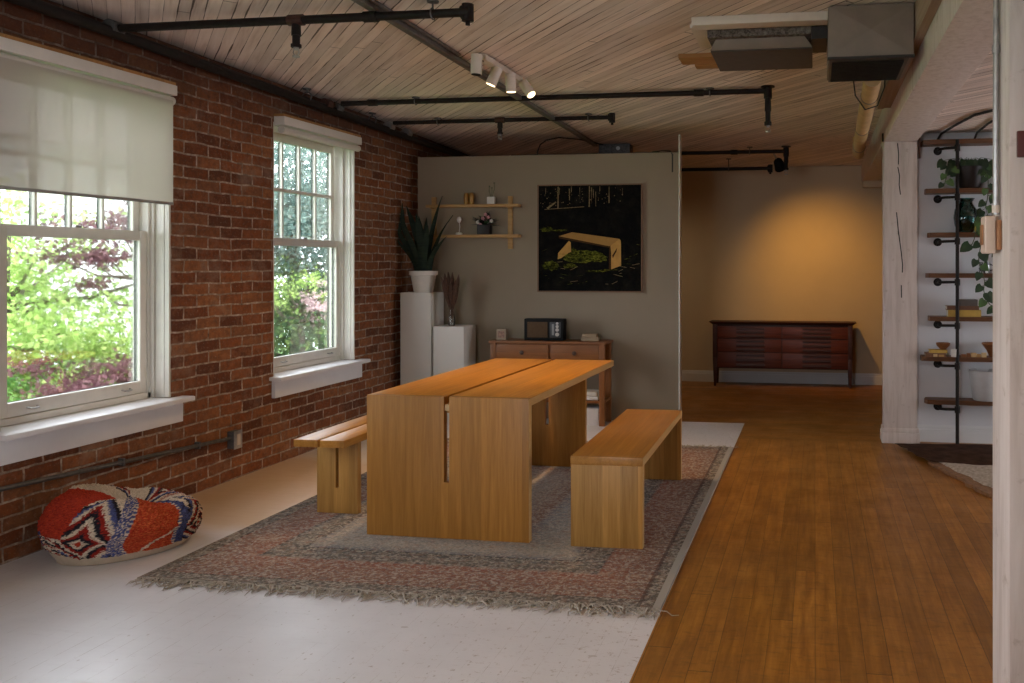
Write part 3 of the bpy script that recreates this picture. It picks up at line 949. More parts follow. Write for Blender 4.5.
# ------------------------------------------------------------------ console, radio, small things
def console():
    x0, x1, y0, y1 = -2.835, -1.80, 11.22, 11.62
    t = Thing('console_table', 'cherry console table with two drawers against the greige partition', 'console table', ((x0 + x1) / 2, y0, 0))
    zt = .742
    t.part('top', MB().box(x0 - .012, x1 + .012, y0 - .015, y1 + .01, zt - .022, zt), M['console'], bevel=.003)
    for a in (x0, x1 - .05):
        for b in (y0, y1 - .05):
            t.part('leg', MB().box(a, a + .05, b, b + .05, 0, zt - .022), M['console_leg'], bevel=.003)
    mb = MB()
    mb.box(x0 + .05, x1 - .05, y0 + .03, y1 - .02, .565, zt - .022)
    t.part('case', mb, M['console'])
    for a, b in ((x0 + .053, x0 + .53), (x0 + .55, x1 - .053)):
        d = t.part('drawer', MB().box(a, b, y0 + .006, y0 + .03, .572, zt - .03), M['console'], bevel=.003)
        mb = MB(); c = ((a + b) / 2, .64)
        mb.tube([(c[0], y0 + .006, c[1]), (c[0], y0 - .008, c[1]), (c[0], y0 - .012, c[1]), (c[0], y0 - .022, c[1]), (c[0], y0 - .026, c[1])], [.008, .008, .019, .019, .010], 16)
        t.part('knob', mb, M['knob'], under=d, smooth=True)
    t.part('lower_shelf', MB().box(x0 + .01, x1 - .01, y0 + .01, y1 - .01, .20, .222), M['console'], bevel=.002)
    z = zt + .0005
    # radio
    r = Thing('radio', 'black box radio with brown grille and a column of white dials, on the console', 'radio', (-2.37, 11.37, z))
    a, b, ya, yb, zz = -2.545, -2.185, 11.31, 11.46, z + .195
    r.part('cabinet', MB().box(a, b, ya, yb, z, zz), M['black'], bevel=.006)
    r.part('speaker_grille', MB().box(a + .03, a + .215, ya - .004, ya, z + .028, zz - .028), plain('brown speaker cloth', (.075, .04, .015), .9, 0, .2, 90), bevel=.001)
    r.part('dial_panel', MB().box(a + .235, a + .335, ya - .004, ya, z + .028, zz - .028), plain('dark dial panel', (.03, .032, .034), .4), bevel=.001)
    for k, zc in enumerate((z + .057, z + .098, z + .128, z + .155)):
        r.part('dial', MB().cyl((a + .305, ya - .004, zc), (a + .305, ya - .018, zc), .017 - .002 * k, n=18), plain('pale dial', (.50, .48, .44), .4), smooth=True)
    r.part('tuning_scale', MB().box(a + .255, a + .275, ya - .006, ya - .004, z + .05, zz - .045), plain('grey scale', (.22, .22, .21), .5))
    # little cube holder left of the radio
    mb = MB()
    f = Thing('photo_cube', 'small pale photo cube left of the black radio', 'photo cube', (-2.76, 11.36, z))
    f.part('cube', MB().box(-2.803, -2.717, 11.32, 11.405, z, z + .098), plain('pale cube card', (.34, .26, .18), .6), bevel=.004)
    f.part('picture', MB().box(-2.79, -2.73, 11.317, 11.320, z + .02, z + .08), plain('faded picture', (.26, .15, .10), .6, 0, .6, 40))
    # two books / boxes at right
    for k, (a, b, h, m, lab) in enumerate(((-2.03, -1.88, .034, 'boxwood', 'pale wooden box, lower of the pair right of the radio'),
                                          (-2.02, -1.895, .028, 'boxwood', 'small brown box, upper of the pair right of the radio'))):
        zz0 = z + (.0345 if k else 0)
        bx = Thing('keepsake_box', lab, 'box', ((a + b) / 2, 11.38, zz0), 'boxes beside the radio')
        bx.part('body', MB().box(a, b, 11.33, 11.43, zz0, zz0 + h * .68), M[m], bevel=.002)
        bx.part('lid', MB().box(a - .002, b + .002, 11.328, 11.432, zz0 + h * .69, zz0 + h), M[m], bevel=.002)
    # folded linen and books on the lower shelf
    z2 = .2225
    for k, (h, m) in enumerate(((.035, 'sill_paint'), (.04, 'pot_white'))):
        zz0 = z2 + (.0355 if k else 0)
        single('folded_towel', MB().box(-2.08 + .01 * k, -1.86 - .012 * k, 11.25 + .01 * k, 11.5, zz0, zz0 + h), M[m],
               ('white folded towel at the bottom of the console shelf pile', 'white folded towel on top of the console shelf pile')[k], 'towel', (-1.91, 11.36, zz0), 'towels on the console shelf', bevel=.012, seg=3)
    bx = single('storage_box', MB().box(-2.11, -1.865, 11.28, 11.54, .0, .15), M['sill_paint'], 'low white box on the floor under the console', 'box', (-1.92, 11.4, 0), bevel=.006)
console()

def plinths():
    single('plinth', MB().box(-3.675, -3.385, 11.20, 11.62, 0, 1.168), M['plinth'], 'tall white plinth in the corner beneath the spiky potted plant', 'plinth', (-3.54, 11.35, 0), 'white display plinths', bevel=.003)
    single('plinth', MB().box(-3.338, -3.055, 11.12, 11.54, 0, .868), M['plinth'], 'short white plinth beneath the dried grasses', 'plinth', (-3.22, 11.3, 0), 'white display plinths', bevel=.003)
    # snake plant
    c = (-3.50, 11.345, 1.1685)
    t = Thing('snake_plant', 'dark spiky snake plant in a white pot on the tall plinth', 'potted plant', c)
    t.part('pot', MB().lathe(c, [(.078, 0), (.086, .01), (.112, .155), (.128, .16), (.13, .197), (.118, .198), (.112, .17), (.02, .165)], 36), M['pot_white'], smooth=True)
    t.part('soil', MB().lathe(c, [(.112, .166), (.06, .176), (.01, .178)], 20), M['soil'], smooth=True)
    rnd = random.Random(5)
    specs = [(-.05, .00, -.36, .10, .62, .052), (-.02, .02, -.20, .05, .66, .055), (.03, .01, .16, -.02, .74, .058), (.05, -.02, .32, .05, .56, .05),
             (.00, -.03, -.06, -.10, .58, .055), (-.06, -.02, -.42, -.06, .50, .05), (.02, -.05, .10, -.12, .46, .05), (-.03, -.05, -.22, -.1, .44, .048),
             (.06, .02, .22, .12, .48, .046), (-.01, .05, -.1, .1, .56, .05), (-.07, .02, -.3, .02, .68, .046), (.01, .0, .02, .03, .54, .05), (.045, -.04, .42, -.05, .36, .044), (-.045, -.045, -.48, -.12, .34, .042)]
    for (bx, by, lx, ly, L, wd) in specs:
        L *= 1.1; wd *= 1.15; lx *= 1.15
        mb = MB(); n = 12; vs = []
        tw = rnd.uniform(-.6, .6)
        for k in range(n + 1):
            f = k / n
            px = c[0] + bx + lx * L * f ** 1.6; py = c[1] + by + ly * L * f ** 1.6; pz = c[2] + .165 + L * f * (1 - .12 * f)
            wf = wd * (.55 + .45 * math.sin(min(1, f * 1.6) * PI / 2)) * (1 - max(0, (f - .62) / .38) ** 1.7 * .97) / 2
            a = tw + .8 * f + (.4 if lx > 0 else -.3)
            ux, uy = math.cos(a), math.sin(a)
            px = max(px, WL + .035)
            vs += [(px - ux * wf, py - uy * wf, pz), (px + uy * .005, py - ux * .005 + .003, pz), (px + ux * wf, py + uy * wf, pz), (px - uy * .005 * .2, py + ux * .012, pz)]
        fs = [(k * 4 + i, k * 4 + (i + 1) % 4, k * 4 + 4 + (i + 1) % 4, k * 4 + 4 + i) for k in range(n) for i in range(4)] + [(3, 2, 1, 0), (n * 4, n * 4 + 1, n * 4 + 2, n * 4 + 3)]
        t.part('leaf', mb.add(vs, fs), M['snake'], smooth=True)
    # dried grasses in a bottle vase
    c = (-3.215, 11.29, .8685)
    t = Thing('dried_grass_vase', 'glass bottle vase of brown dried grasses on the short plinth', 'vase', c)
    t.part('vase', MB().lathe(c, [(.026, 0), (.03, .006), (.03, .08), (.018, .11), (.016, .15), (.02, .155), (.015, .155), (.013, .11), (.025, .08), (.025, .01)], 20), M['vase_glass'], smooth=True)
    for k in range(17):
        a = -0.55 + k / 15. + rnd.uniform(-.05, .05); L = rnd.uniform(.36, .47); dy = rnd.uniform(-.25, .15)
        mb = MB()
        pts = []; rs = []
        for q in range(10):
            f = q / 9
            pts.append((c[0] + a * .36 * L * f ** 1.3, c[1] + dy * L * f * .5, c[2] + .02 + L * f))
            rs.append(.0018 if f < .42 else .0018 + .017 * max(0., math.sin((f - .42) / .58 * PI)) ** .7 + .0008)
        mb.tube(pts, rs, 7)
        t.part('grass_stem', mb, M['plume'], smooth=True)
plinths()

# ------------------------------------------------------------------ wall shelf with its things
def wall_shelf():
    t = Thing('wall_shelf', 'small oak two tier shelf hung on the partition left of the picture', 'shelf', (-3.11, 11.6, 1.69))
    ya, yb = 11.555, 11.699
    for z in (1.962, 1.68):
        t.part('shelf_board', MB().box(-3.545, -2.655, ya, yb - .03, z - .006, z + .022), M['shelf_oak'], bevel=.003)
    for x in (-3.50, -2.76):
        t.part('upright', MB().box(x - .022, x + .022, yb - .028, yb, 1.57, 2.06), M['shelf_oak'], bevel=.003)
    for x in (-3.50, -2.76):
        for z in (1.955, 1.673):
            t.part('dowel_bracket', MB().cyl((x, yb - .03, z), (x, ya + .01, z), .008, n=10), M['shelf_oak'], smooth=True)
    z = 1.9845
    for k, x in enumerate((-3.165, -3.115)):
        c = (x, 11.61, z)
        v = Thing('tumbler', ('amber tumbler on the upper shelf, nearer the spiky plant', 'amber tumbler on the upper shelf, nearer the white vase')[k], 'tumbler', c, 'amber tumblers on the upper shelf')
        v.part('glass_body', MB().lathe(c, [(.021, 0), (.023, .004), (.024, .085), (.019, .1), (.014, .103), (.014, .09), (.02, .08), (.02, .012)], 18), M['brass'], smooth=True)
        v.part('rim', MB().lathe(c, [(.0145, .1035), (.017, .1035), (.017, .108), (.0145, .108)], 18, cap0=False, cap1=False), M['brass'], smooth=True)
    c = (-2.925, 11.61, z)
    v = Thing('stem_vase', 'small square white vase with twigs on the upper shelf', 'vase', c)
    v.part('vase_body', MB().box(c[0] - .036, c[0] + .036, c[1] - .03, c[1] + .03, z, z + .068), M['pot_white'], bevel=.007, seg=3)
    for dx, L in ((-.012, .1), (.02, .13), (.005, .085)):
        mb = MB().tube([(c[0] + dx * .4, c[1], z + .066), (c[0] + dx * 1.6, c[1], z + .066 + L * .6), (c[0] + dx * 1.4, c[1], z + .066 + L)], .0025, 6)
        mb.sphere((c[0] + dx * 1.4, c[1], z + .066 + L), .007, 8, 6)
        v.part('twig', mb, M['stem'], smooth=True)
    z = 1.7025
    c = (-3.235, 11.61, z)
    v = Thing('candle_holder', 'little white bud lamp on a round foot on the lower shelf', 'lamp', c)
    v.part('foot', MB().lathe(c, [(.03, 0), (.032, .012), (.026, .02), (.005, .024)], 20), M['pot_white'], smooth=True)
    v.part('stem', MB().tube([(c[0], c[1], z + .02), (c[0] + .008, c[1], z + .07), (c[0] + .003, c[1], z + .12)], .003, 8), M['pot_white'], smooth=True)
    v.part('globe', MB().sphere((c[0] + .001, c[1], z + .14), .021, 14, 10, 1.35), M['pot_white'], smooth=True)
    c = (-2.99, 11.61, z)
    v = Thing('flower_pot', 'dark pot of pink flowers and black leaves on the lower shelf', 'potted plant', c)
    v.part('pot', MB().box(c[0] - .06, c[0] + .06, c[1] - .055, c[1] + .055, z, z + .092), M['dark_pot'], bevel=.01, seg=3)
    rnd = random.Random(11)
    for k in range(52):
        a = rnd.uniform(0, 2 * PI); e = rnd.uniform(-.1, 1.3); L = rnd.uniform(.08, .15)
        d = Vector((math.cos(a) * math.cos(e) * 1.25, math.sin(a) * math.cos(e) * .55, math.sin(e)))
        b = Vector((c[0], c[1], z + .085)); tip = b + d * L
        side = d.cross(Vector((0, 0, 1))).normalized() * .03
        mid = b + d * L * .6 + Vector((0, 0, .006))
        up = Vector((0, 0, .003))
        mb = MB().add([b, mid - side, tip, mid + side, mid + up, mid - up], [(0, 1, 4), (1, 2, 4), (2, 3, 4), (3, 0, 4), (1, 0, 5), (2, 1, 5), (3, 2, 5), (0, 3, 5)])
        v.part('leaf', mb, M['dark_pot'] if k % 3 else M['leaf'])
    for k, (dx, dz) in enumerate(((-.055, .115), (-.005, .15), (.02, .185), (.075, .125), (-.03, .09), (.045, .16))):
        mb = MB().tube([(c[0], c[1], z + .085), (c[0] + dx, c[1] - .035, z + dz)], .002, 6)
        for q in range(5):
            aa = 2 * PI * q / 5
            mb.sphere((c[0] + dx + .010 * math.cos(aa), c[1] - .038, z + dz + .010 * math.sin(aa)), .0085, 8, 6)
        v.part('flower', mb, M['pink'] if k % 3 else M['pot_white'], smooth=True)
wall_shelf()

# ------------------------------------------------------------------ the picture
def picture():
    t = Thing('wall_picture', 'square black picture of a wooden bench on moss, hung on the partition', 'picture', (-2.012, YP, 1.18))
    x0, x1, z0, z1 = -2.488, -1.536, 1.182, 2.150
    yf = YP - .034
    mb = MB()
    for a, b, c, d in ((x0 - .011, x0, z0 - .011, z1 + .011), (x1, x1 + .011, z0 - .011, z1 + .011), (x0, x1, z0 - .011, z0), (x0, x1, z1, z1 + .011)):
        mb.box(a, b, yf - .004, YP - .002, c, d)
    t.part('frame', mb, plain('thin brown frame', (.17, .085, .038), .5))
    def pt(u, v):  # picture units 0..1000, v from the top
        return x0 + (x1 - x0) * u / 1000, z1 - (z1 - z0) * v / 1000
    def lay(poly, k, mi, mb):
        y = yf - .0006 * k
        p = [pt(*q) for q in poly]
        mb.add([(a, y, c) for a, c in p], [tuple(range(len(p)))], mi)
    black = NT('black forest print')
    n = black.noise(black.coord(), 9., 5, .75)
    c = black.ramp(n, [(.45, (.004, .004, .004)), (.62, (.010, .009, .007)), (.8, (.026, .022, .014))])
    m_black = black.done(black.bsdf(c, 0.9, 0., None, .06))
    ms = NT('moss print')
    n = ms.noise(ms.mapping(ms.coord(), scale=(1, 1, 2.2)), 26., 5, .8)
    c = ms.ramp(n, [(.44, (.008, .009, .003)), (.54, (.07, .075, .009)), (.68, (.27, .26, .035))])
    m_moss = ms.done(ms.bsdf(c, 0.9, 0., None, .06))
    m_top = plain('printed bench top', (.34, .185, .055), .55, 0, .12, 14, spec=.06)
    m_leg = plain('printed bench leg', (.46, .25, .07), .55, 0, .15, 20, spec=.06)
    m_str = plain('printed pale trunk', (.22, .16, .085), .55, 0, .5, 60, spec=.06)
    m_dk = plain('printed bench underside', (.05, .022, .007), .55, spec=.06)
    mb = MB()
    mb.box(x0, x1, yf, YP - .002, z0, z1, 0)
    rnd = random.Random(3)
    # moss under the bench and scattered tufts
    def blob(u, v, ru, rv, k):
        n = 22
        lay([(u + ru * math.cos(2 * PI * i / n) * rnd.uniform(.75, 1.1), v - rv * math.sin(2 * PI * i / n) * rnd.uniform(.65, 1.15)) for i in range(n)], k, 1, mb)
    blob(440, 668, 230, 62, 1); blob(300, 640, 90, 50, 1.3); blob(570, 690, 120, 40, 1.6); blob(120, 760, 90, 52, 1.9)
    blob(310, 762, 75, 22, 2.2); blob(80, 415, 70, 26, 2.5); blob(215, 425, 80, 9, 2.8); blob(560, 812, 110, 10, 3.1); blob(690, 800, 90, 7, 3.4)
    lay([(195, 680), (205, 640), (318, 560), (322, 630), (215, 665)], 4, 3, mb)             # left leg
    lay([(190, 700), (225, 688), (318, 625), (318, 540), (300, 525), (195, 640)], 4.3, 3, mb)
    lay([(200, 480), (330, 443), (790, 508), (805, 530), (700, 578)], 4.6, 2, mb)            # seat
    lay([(200, 480), (700, 578), (695, 592), (203, 500)], 4.9, 4, mb)                        # its front edge
    lay([(692, 588), (705, 570), (720, 640), (712, 790), (690, 796)], 5.2, 4, mb)            # inner edge of the right leg
    lay([(705, 576), (730, 555), (790, 510), (804, 525), (806, 560), (808, 760), (712, 795), (712, 640)], 5.5, 3, mb)
    lay([(722, 665), (770, 590), (764, 625), (728, 690)], 5.8, 4, mb)                        # shadow slot
    k = 6.1
    for u, v0, v1, w in ((190, 10, 215, 9), (205, 20, 90, 5), (300, 30, 140, 8), (322, 8, 60, 4), (497, 8, 205, 9), (520, 20, 180, 5), (535, 40, 120, 6), (405, 20, 130, 4),
                         (600, 10, 60, 5), (690, 15, 170, 4), (820, 30, 100, 3), (70, 20, 80, 4), (560, 60, 200, 4)):
        lay([(u, v0), (u + w, v0), (u + w + rnd.uniform(-4, 4), v1), (u + rnd.uniform(-4, 4), v1)], k, 5, mb); k += .12
    lay([(80, 210), (170, 150), (176, 160), (95, 222)], k, 5, mb); k += .12
    lay([(60, 222), (450, 200), (450, 205), (60, 227)], k, 5, mb); k += .12
    for q in range(70):
        u, v = rnd.uniform(20, 860), rnd.uniform(20, 205); s = rnd.uniform(2, 6)
        lay([(u - s, v), (u, v + s), (u + s, v), (u, v - s)], k, 5, mb); k += .02
    for q in range(46):
        u, v = rnd.uniform(10, 960), rnd.uniform(560, 960); L = rnd.uniform(15, 90); sl = rnd.uniform(-.5, .25)
        if 300 < u < 780 and v < 800: continue
        lay([(u, v), (u + L, v + L * sl), (u + L, v + L * sl + 4), (u, v + 3)], k, rnd.choice((1, 1, 5)), mb); k += .02
    t.part('print', mb, [m_black, m_moss, m_top, m_leg, m_dk, m_str], norm=False)
picture()

# ------------------------------------------------------------------ sideboard in the back room
def sideboard():
    x0, x1, y0, y1 = -1.165, .415, 15.30, 15.74
    t = Thing('sideboard', 'dark rosewood sideboard with six drawers against the amber lit wall', 'sideboard', ((x0 + x1) / 2, y0, 0))
    t.part('top', MB().hexa([(x0 - .01, y0 - .005, .725), (x1 + .01, y0 - .005, .725), (x1 + .01, y1, .725), (x0 - .01, y1, .725)],
                            [(x0 - .05, y0 - .03, .755), (x1 + .05, y0 - .03, .755), (x1 + .05, y1 + .01, .755), (x0 - .05, y1 + .01, .755)]), M['teak_dark'], bevel=.002)
    t.part('case', MB().box(x0 + .03, x1 - .03, y0 + .03, y1 - .01, .21, .725), M['teak_dark'], bevel=.003)
    xm = (x0 + x1) / 2
    rows = ((.565, .705), (.405, .56), (.222, .40))
    for a, b in ((x0 + .045, xm - .006), (xm + .006, x1 - .045)):
        for z0, z1 in rows:
            d = t.part('drawer', MB().box(a, b, y0 + .008, y0 + .03, z0, z1 - .006), M['teak'], bevel=.003)
            pa = a + (b - a) * (.30 if a < xm - .1 else .31); pb = a + (b - a) * .74
            n = 3
            for k in range(n):
                zc = z0 + (z1 - z0) * (k + .5) / n
                hh = (z1 - z0) / n * .30
                mb = MB()
                mb.hexa([(pa, y0 - .006, zc - hh * .5), (pb, y0 - .006, zc - hh * .5), (pb, y0 + .009, zc - hh), (pa, y0 + .009, zc - hh)],
                        [(pa, y0 - .002, zc + hh * .8), (pb, y0 - .002, zc + hh * .8), (pb, y0 + .009, zc + hh), (pa, y0 + .009, zc + hh)])
                t.part('pull_slat', mb, M['teak_dark'], under=d)
    for x in (x0 + .02, x1 - .02):
        for y in (y0 + .02, y1 - .03):
            mb = MB()
            s, e = .026, .013
            mb.hexa([(x - e, y - e, 0), (x + e, y - e, 0), (x + e, y + e, 0), (x - e, y + e, 0)],
                    [(x - s, y - s, .33), (x + s, y - s, .33), (x + s, y + s, .33), (x - s, y + s, .33)])
            mb.box(x - s, x + s, y - s, y + s, .33, .724)
            t.part('leg', mb, M['teak_dark'], bevel=.003)
sideboard()

# ------------------------------------------------------------------ pipe shelves in the alcove
def live_edge(x0, x1, y0, y1, z0, z1, seed):
    """slab whose front edge and left end wander"""
    rnd = random.Random(seed)
    n = 26
    pts = [(x0 + rnd.uniform(-.006, .012), y1), (x0 - .012 + rnd.uniform(-.01, .01), y0 + (y1 - y0) * .55)]
    for k in range(n + 1):
        x = x0 + (x1 - x0) * k / n
        pts.append((x, y0 + .014 * mnoise.noise((x * 7, seed * 3.3, 0)) + .006 * mnoise.noise((x * 23, seed, 5)) + (.03 if k == 0 else 0)))
    pts.append((x1, y1))
    m = len(pts)
    vs = [(x, y + (.012 if 0 < i < m - 1 else 0), z0) for i, (x, y) in enumerate(pts)] + [(x, y, z1) for x, y in pts]
    fs = [tuple(reversed(range(m))), tuple(range(m, 2 * m))] + [(i, (i + 1) % m, (i + 1) % m + m, i + m) for i in range(m)]
    return MB().add(vs, fs)

SH = [2.405, 2.02, 1.675, 1.355, 1.015, .700, .360]      # top of each slab
SL = [.83, .85, .88, .875, .88, .82, .865]
def pipe_shelf():
    t = Thing('shelf_unit', 'tall unit of live edge wood shelves on black iron pipe beyond the column', 'shelf unit', (1.5, 10.7, 0))
    y0 = 10.575
    for xp in (1.082, 2.25):
        t.part('pole', MB().cyl((xp, 10.60, 0), (xp, 10.60, 2.40), .014, n=14), M['black_pipe'], smooth=True)
        t.part('floor_flange', MB().cyl((xp, 10.60, 0), (xp, 10.60, .012), .04, n=18), M['black_pipe'], smooth=True)
    for k, (z, xl) in enumerate(zip(SH, SL)):
        s = t.part('shelf_slab', live_edge(xl, 2.4, y0 + .03, YA - .004, z - .036, z, k + 1), M['slab'], smooth=True)
        for xp in (.958, 2.3):
            mb = MB().cyl((xp, YA - .012, z - .072), (xp, YA, z - .072), .033, n=20)
            mb.cyl((xp, YA - .03, z - .072), (xp, YA - .012, z - .072), .018, n=14)
            t.part('wall_flange', mb, M['black_pipe'], smooth=True)
        for xp, xq in ((.958, 1.082), (2.3, 2.25)):
            mb = MB().tube([(xp, YA - .03, z - .072), (xp, 10.67, z - .072), (xp + (xq - xp) * .3, 10.62, z - .07), (xq, 10.60, z - .068)], .011, 10)
            t.part('pipe_bracket', mb, M['black_pipe'], smooth=True)
            t.part('pipe_fitting', MB().cyl((xq, 10.60, z - .095), (xq, 10.60, z - .045), .021, n=14), M['black_pipe'], smooth=True)
pipe_shelf()

def heart_leaf(mb, p, d, size, rnd):
    """a heart shaped leaf hanging from p toward d"""
    d = Vector(d).normalized()
    up = Vector((rnd.uniform(-.3, .3), -1, rnd.uniform(.1, .5))).normalized()
    s = d.cross(up).normalized(); nn = s.cross(d)
    out = [(0, .0), (.32, -.10), (.46, .14), (.42, .42), (.24, .74), (0, 1.0)]
    L = [p + (s * u + d * v + nn * (-.25 * u * u)) * size for u, v in out]
    Rr = [p + (-s * u + d * v + nn * (-.25 * u * u)) * size for u, v in out[1:-1]]
    mid = [p + (d * v + nn * .05) * size for v in (.1, .4, .75)]
    vs = L + Rr + mid
    l = list(range(6)); r = [0] + [6 + i for i in range(4)] + [5]; m = [0, 10, 11, 11, 12, 5]
    fs = []
    for q in (l, r):
        for i in range(5):
            a, b = q[i], q[i + 1]; c, e = m[i], m[i + 1]
            f = []
            for x in (a, b, e, c):
                if x not in f: f.append(x)
            if len(f) >= 3: fs.append(tuple(f))
    # thin closed leaf: a second skin just behind
    n = len(vs)
    vs2 = [v - nn * .0012 for v in vs]
    mb.add(vs + vs2, fs + [tuple(reversed([i + n for i in f])) for f in fs])

def pothos(x, y, z, pot, vines, label, name='trailing_plant', seed=1, bushy=18, group=None):
    rnd = random.Random(seed)
    t = Thing(name, label, 'potted plant', (x, y, z), group)
    if pot == 'round':
        t.part('pot', MB().lathe((x, y, z), [(.07, 0), (.085, .02), (.105, .12), (.11, .17), (.10, .17), (.095, .15), (.02, .145)], 26), M['dark_pot'], smooth=True)
        zt = z + .15
    else:
        t.part('pot', MB().lathe((x, y, z), [(.05, 0), (.06, .01), (.07, .09), (.072, .11), (.064, .11), (.02, .1)], 22), M['pot_white'], smooth=True)
        zt = z + .10
    for k in range(bushy):
        a = rnd.uniform(0, 2 * PI); rr = rnd.uniform(.05, .13 if bushy < 40 else .20)
        p = Vector((x + rr * math.cos(a), y + rr * .5 * math.sin(a) - .02, zt + rnd.uniform(-.02, .08)))
        mb = MB().tube([(x, y, zt - .03), (x + rr * .5 * math.cos(a), y + rr * .25 * math.sin(a), p.z + .02), p], .0022, 5)
        heart_leaf(mb, p, (math.cos(a) * .6, -.2, -.7), rnd.uniform(.05, .08), rnd)
        t.part('leaf', mb, M['leaf'])
    for (pts, n, sz) in vines:
        P = [Vector(p) for p in pts]
        # smooth polyline
        Q = []
        for i in range(len(P) - 1):
            for q in range(6):
                f = q / 6
                a = P[max(i - 1, 0)]; b = P[i]; c = P[i + 1]; d = P[min(i + 2, len(P) - 1)]
                Q.append(.5 * ((2 * b) + (c - a) * f + (2 * a - 5 * b + 4 * c - d) * f * f + (3 * b - a - 3 * c + d) * f ** 3))
        Q.append(P[-1])
        v = t.part('vine', MB().tube(Q, .0035, 6), M['stem'], smooth=True)
        for k in range(n):
            q = Q[int((k + .6) / n * (len(Q) - 1))]
            mb = MB()
            sd = 1 if k % 2 else -1
            p = q + Vector((sd * .02, -.012, 0))
            mb.tube([q, p], .002, 5)
            heart_leaf(mb, p, (sd * rnd.uniform(.2, .8), -.1, -rnd.uniform(.5, 1.)), sz * rnd.uniform(.75, 1.15), rnd)
            t.part('leaf', mb, M['leaf_light'] if rnd.random() < .35 else M['leaf'], under=v)
    return t

def alcove_things():
    # hanging plant between the two highest shelves, trailing right down the wall
    yy = 10.71
    pothos(1.185, yy, SH[1] + .0005, 'round', [
        ([(1.26, 10.66, 2.16), (1.33, 10.56, 2.12), (1.36, 10.53, 1.95), (1.33, 10.54, 1.80), (1.36, 10.53, 1.70)], 16, .06),
        ([(1.22, 10.66, 2.17), (1.29, 10.55, 2.14), (1.30, 10.53, 1.98), (1.28, 10.53, 1.86)], 10, .055),
        ([(1.25, 10.66, 2.18), (1.38, 10.55, 2.2), (1.41, 10.53, 1.9), (1.40, 10.53, 1.75)], 12, .06),
        ([(1.10, 10.66, 2.17), (1.02, 10.58, 2.17), (.99, 10.55, 2.08), (.985, 10.55, 2.05)], 5, .06)],
        'dark trailing plant in a dark pot under the highest shelf', seed=2, bushy=64, group='trailing plants on the pipe shelves')
    c = (1.155, 10.71, SH[2] + .0005)
    single('vase', MB().lathe(c, [(.045, 0), (.06, .006), (.085, .06), (.093, .12), (.085, .18), (.055, .225), (.05, .24), (.07, .268), (.066, .268), (.045, .24),
                                 (.05, .225), (.08, .18), (.088, .12), (.08, .06), (.055, .012)], 32), M['teal'], 'round teal glass vase on the third shelf from the top', 'vase', c, smooth=True)
    pothos(1.335, 10.72, SH[2] + .0005, 'small', [
        ([(1.33, 10.67, 1.79), (1.29, 10.56, 1.77), (1.265, 10.54, 1.64), (1.235, 10.54, 1.50), (1.24, 10.54, 1.42), (1.275, 10.54, 1.30), (1.27, 10.54, 1.22), (1.31, 10.54, 1.12), (1.37, 10.54, 1.08)], 15, .085),
        ([(1.30, 10.67, 1.79), (1.24, 10.56, 1.76), (1.20, 10.545, 1.62), (1.175, 10.545, 1.56)], 3, .095),
        ([(1.35, 10.67, 1.79), (1.35, 10.56, 1.77), (1.34, 10.54, 1.6), (1.33, 10.54, 1.48)], 6, .08)],
        'heart leaved trailing plant hanging below the third shelf', seed=4, bushy=14, group='trailing plants on the pipe shelves')
    p = Thing('pear', 'yellow pear beside the teal vase', 'pear', (1.235, 10.61, SH[2] + .0005))
    p.part('fruit', MB().lathe(tuple(p.O), [(.008, 0), (.022, .006), (.028, .022), (.024, .04), (.013, .058), (.006, .066)], 16), plain('yellow pear skin', (.45, .36, .05), .5), smooth=True)
    p.part('stalk', MB().cyl((p.O.x, p.O.y, p.O.z + .065), (p.O.x + .004, p.O.y, p.O.z + .082), .002, n=6), M['stem'])
    # patterned mug
    m = NT('black and white pattern glaze')
    n = m.voronoi(m.coord(), 38., 'F1')
    mm = m.done(m.bsdf(m.ramp(n, [(.38, (.62, .62, .62)), (.42, (.02, .02, .02))], 'CONSTANT'), .35))
    c = (1.285, 10.63, SH[3] + .0005)
    t = Thing('patterned_mug', 'mug in a black and white pattern on the fourth shelf', 'mug', c)
    t.part('cup', MB().lathe(c, [(.038, 0), (.042, .004), (.043, .088), (.039, .088), (.037, .01)], 24), mm, smooth=True)
    t.part('handle', MB().tube([(c[0] + .04, c[1], c[2] + .02), (c[0] + .066, c[1], c[2] + .03), (c[0] + .068, c[1], c[2] + .06), (c[0] + .04, c[1], c[2] + .072)], .006, 8), mm, smooth=True)
    # books on the fifth shelf
    def book(a, b, z, h, mat, label, group, y0=10.62, d=.16):
        k = Thing('book', label, 'book', ((a + b) / 2, y0 + d / 2, z), group)
        mb = MB(); mb.box(a, b, y0, y0 + d, z, z + .003); mb.box(a, b, y0, y0 + d, z + h - .003, z + h); mb.box(a, b, y0, y0 + .004, z + .003, z + h - .003)
        k.part('cover', mb, M[mat])
        k.part('pages', MB().box(a + .004, b - .004, y0 + .0045, y0 + d - .004, z + .0032, z + h - .0032), M['paper'])
    z = SH[4] + .0005
    book(1.015, 1.26, z, .052, 'book_yellow', 'thick yellow book at the bottom of the stack on the fifth shelf', 'books on the fifth shelf', d=.19)
    book(1.008, 1.245, z + .0525, .032, 'book_brown', 'brown book in the middle of the stack on the fifth shelf', 'books on the fifth shelf', d=.18)
    book(1.09, 1.235, z + .085, .05, 'book_grey', 'grey book on top of the stack on the fifth shelf', 'books on the fifth shelf', d=.15)
    # sixth shelf: books, bowl, cup, blocks
    z = SH[5] + .0005
    book(.845, 1.0, z, .028, 'book_brown', 'wide brown book under the wooden bowl, lower one', 'books under the wooden bowl', d=.15)
    book(.875, 1.01, z + .0285, .024, 'book_yellow', 'smaller tan book directly under the wooden bowl', 'books under the wooden bowl', d=.14)
    c = (.985, 10.70, z + .0530)
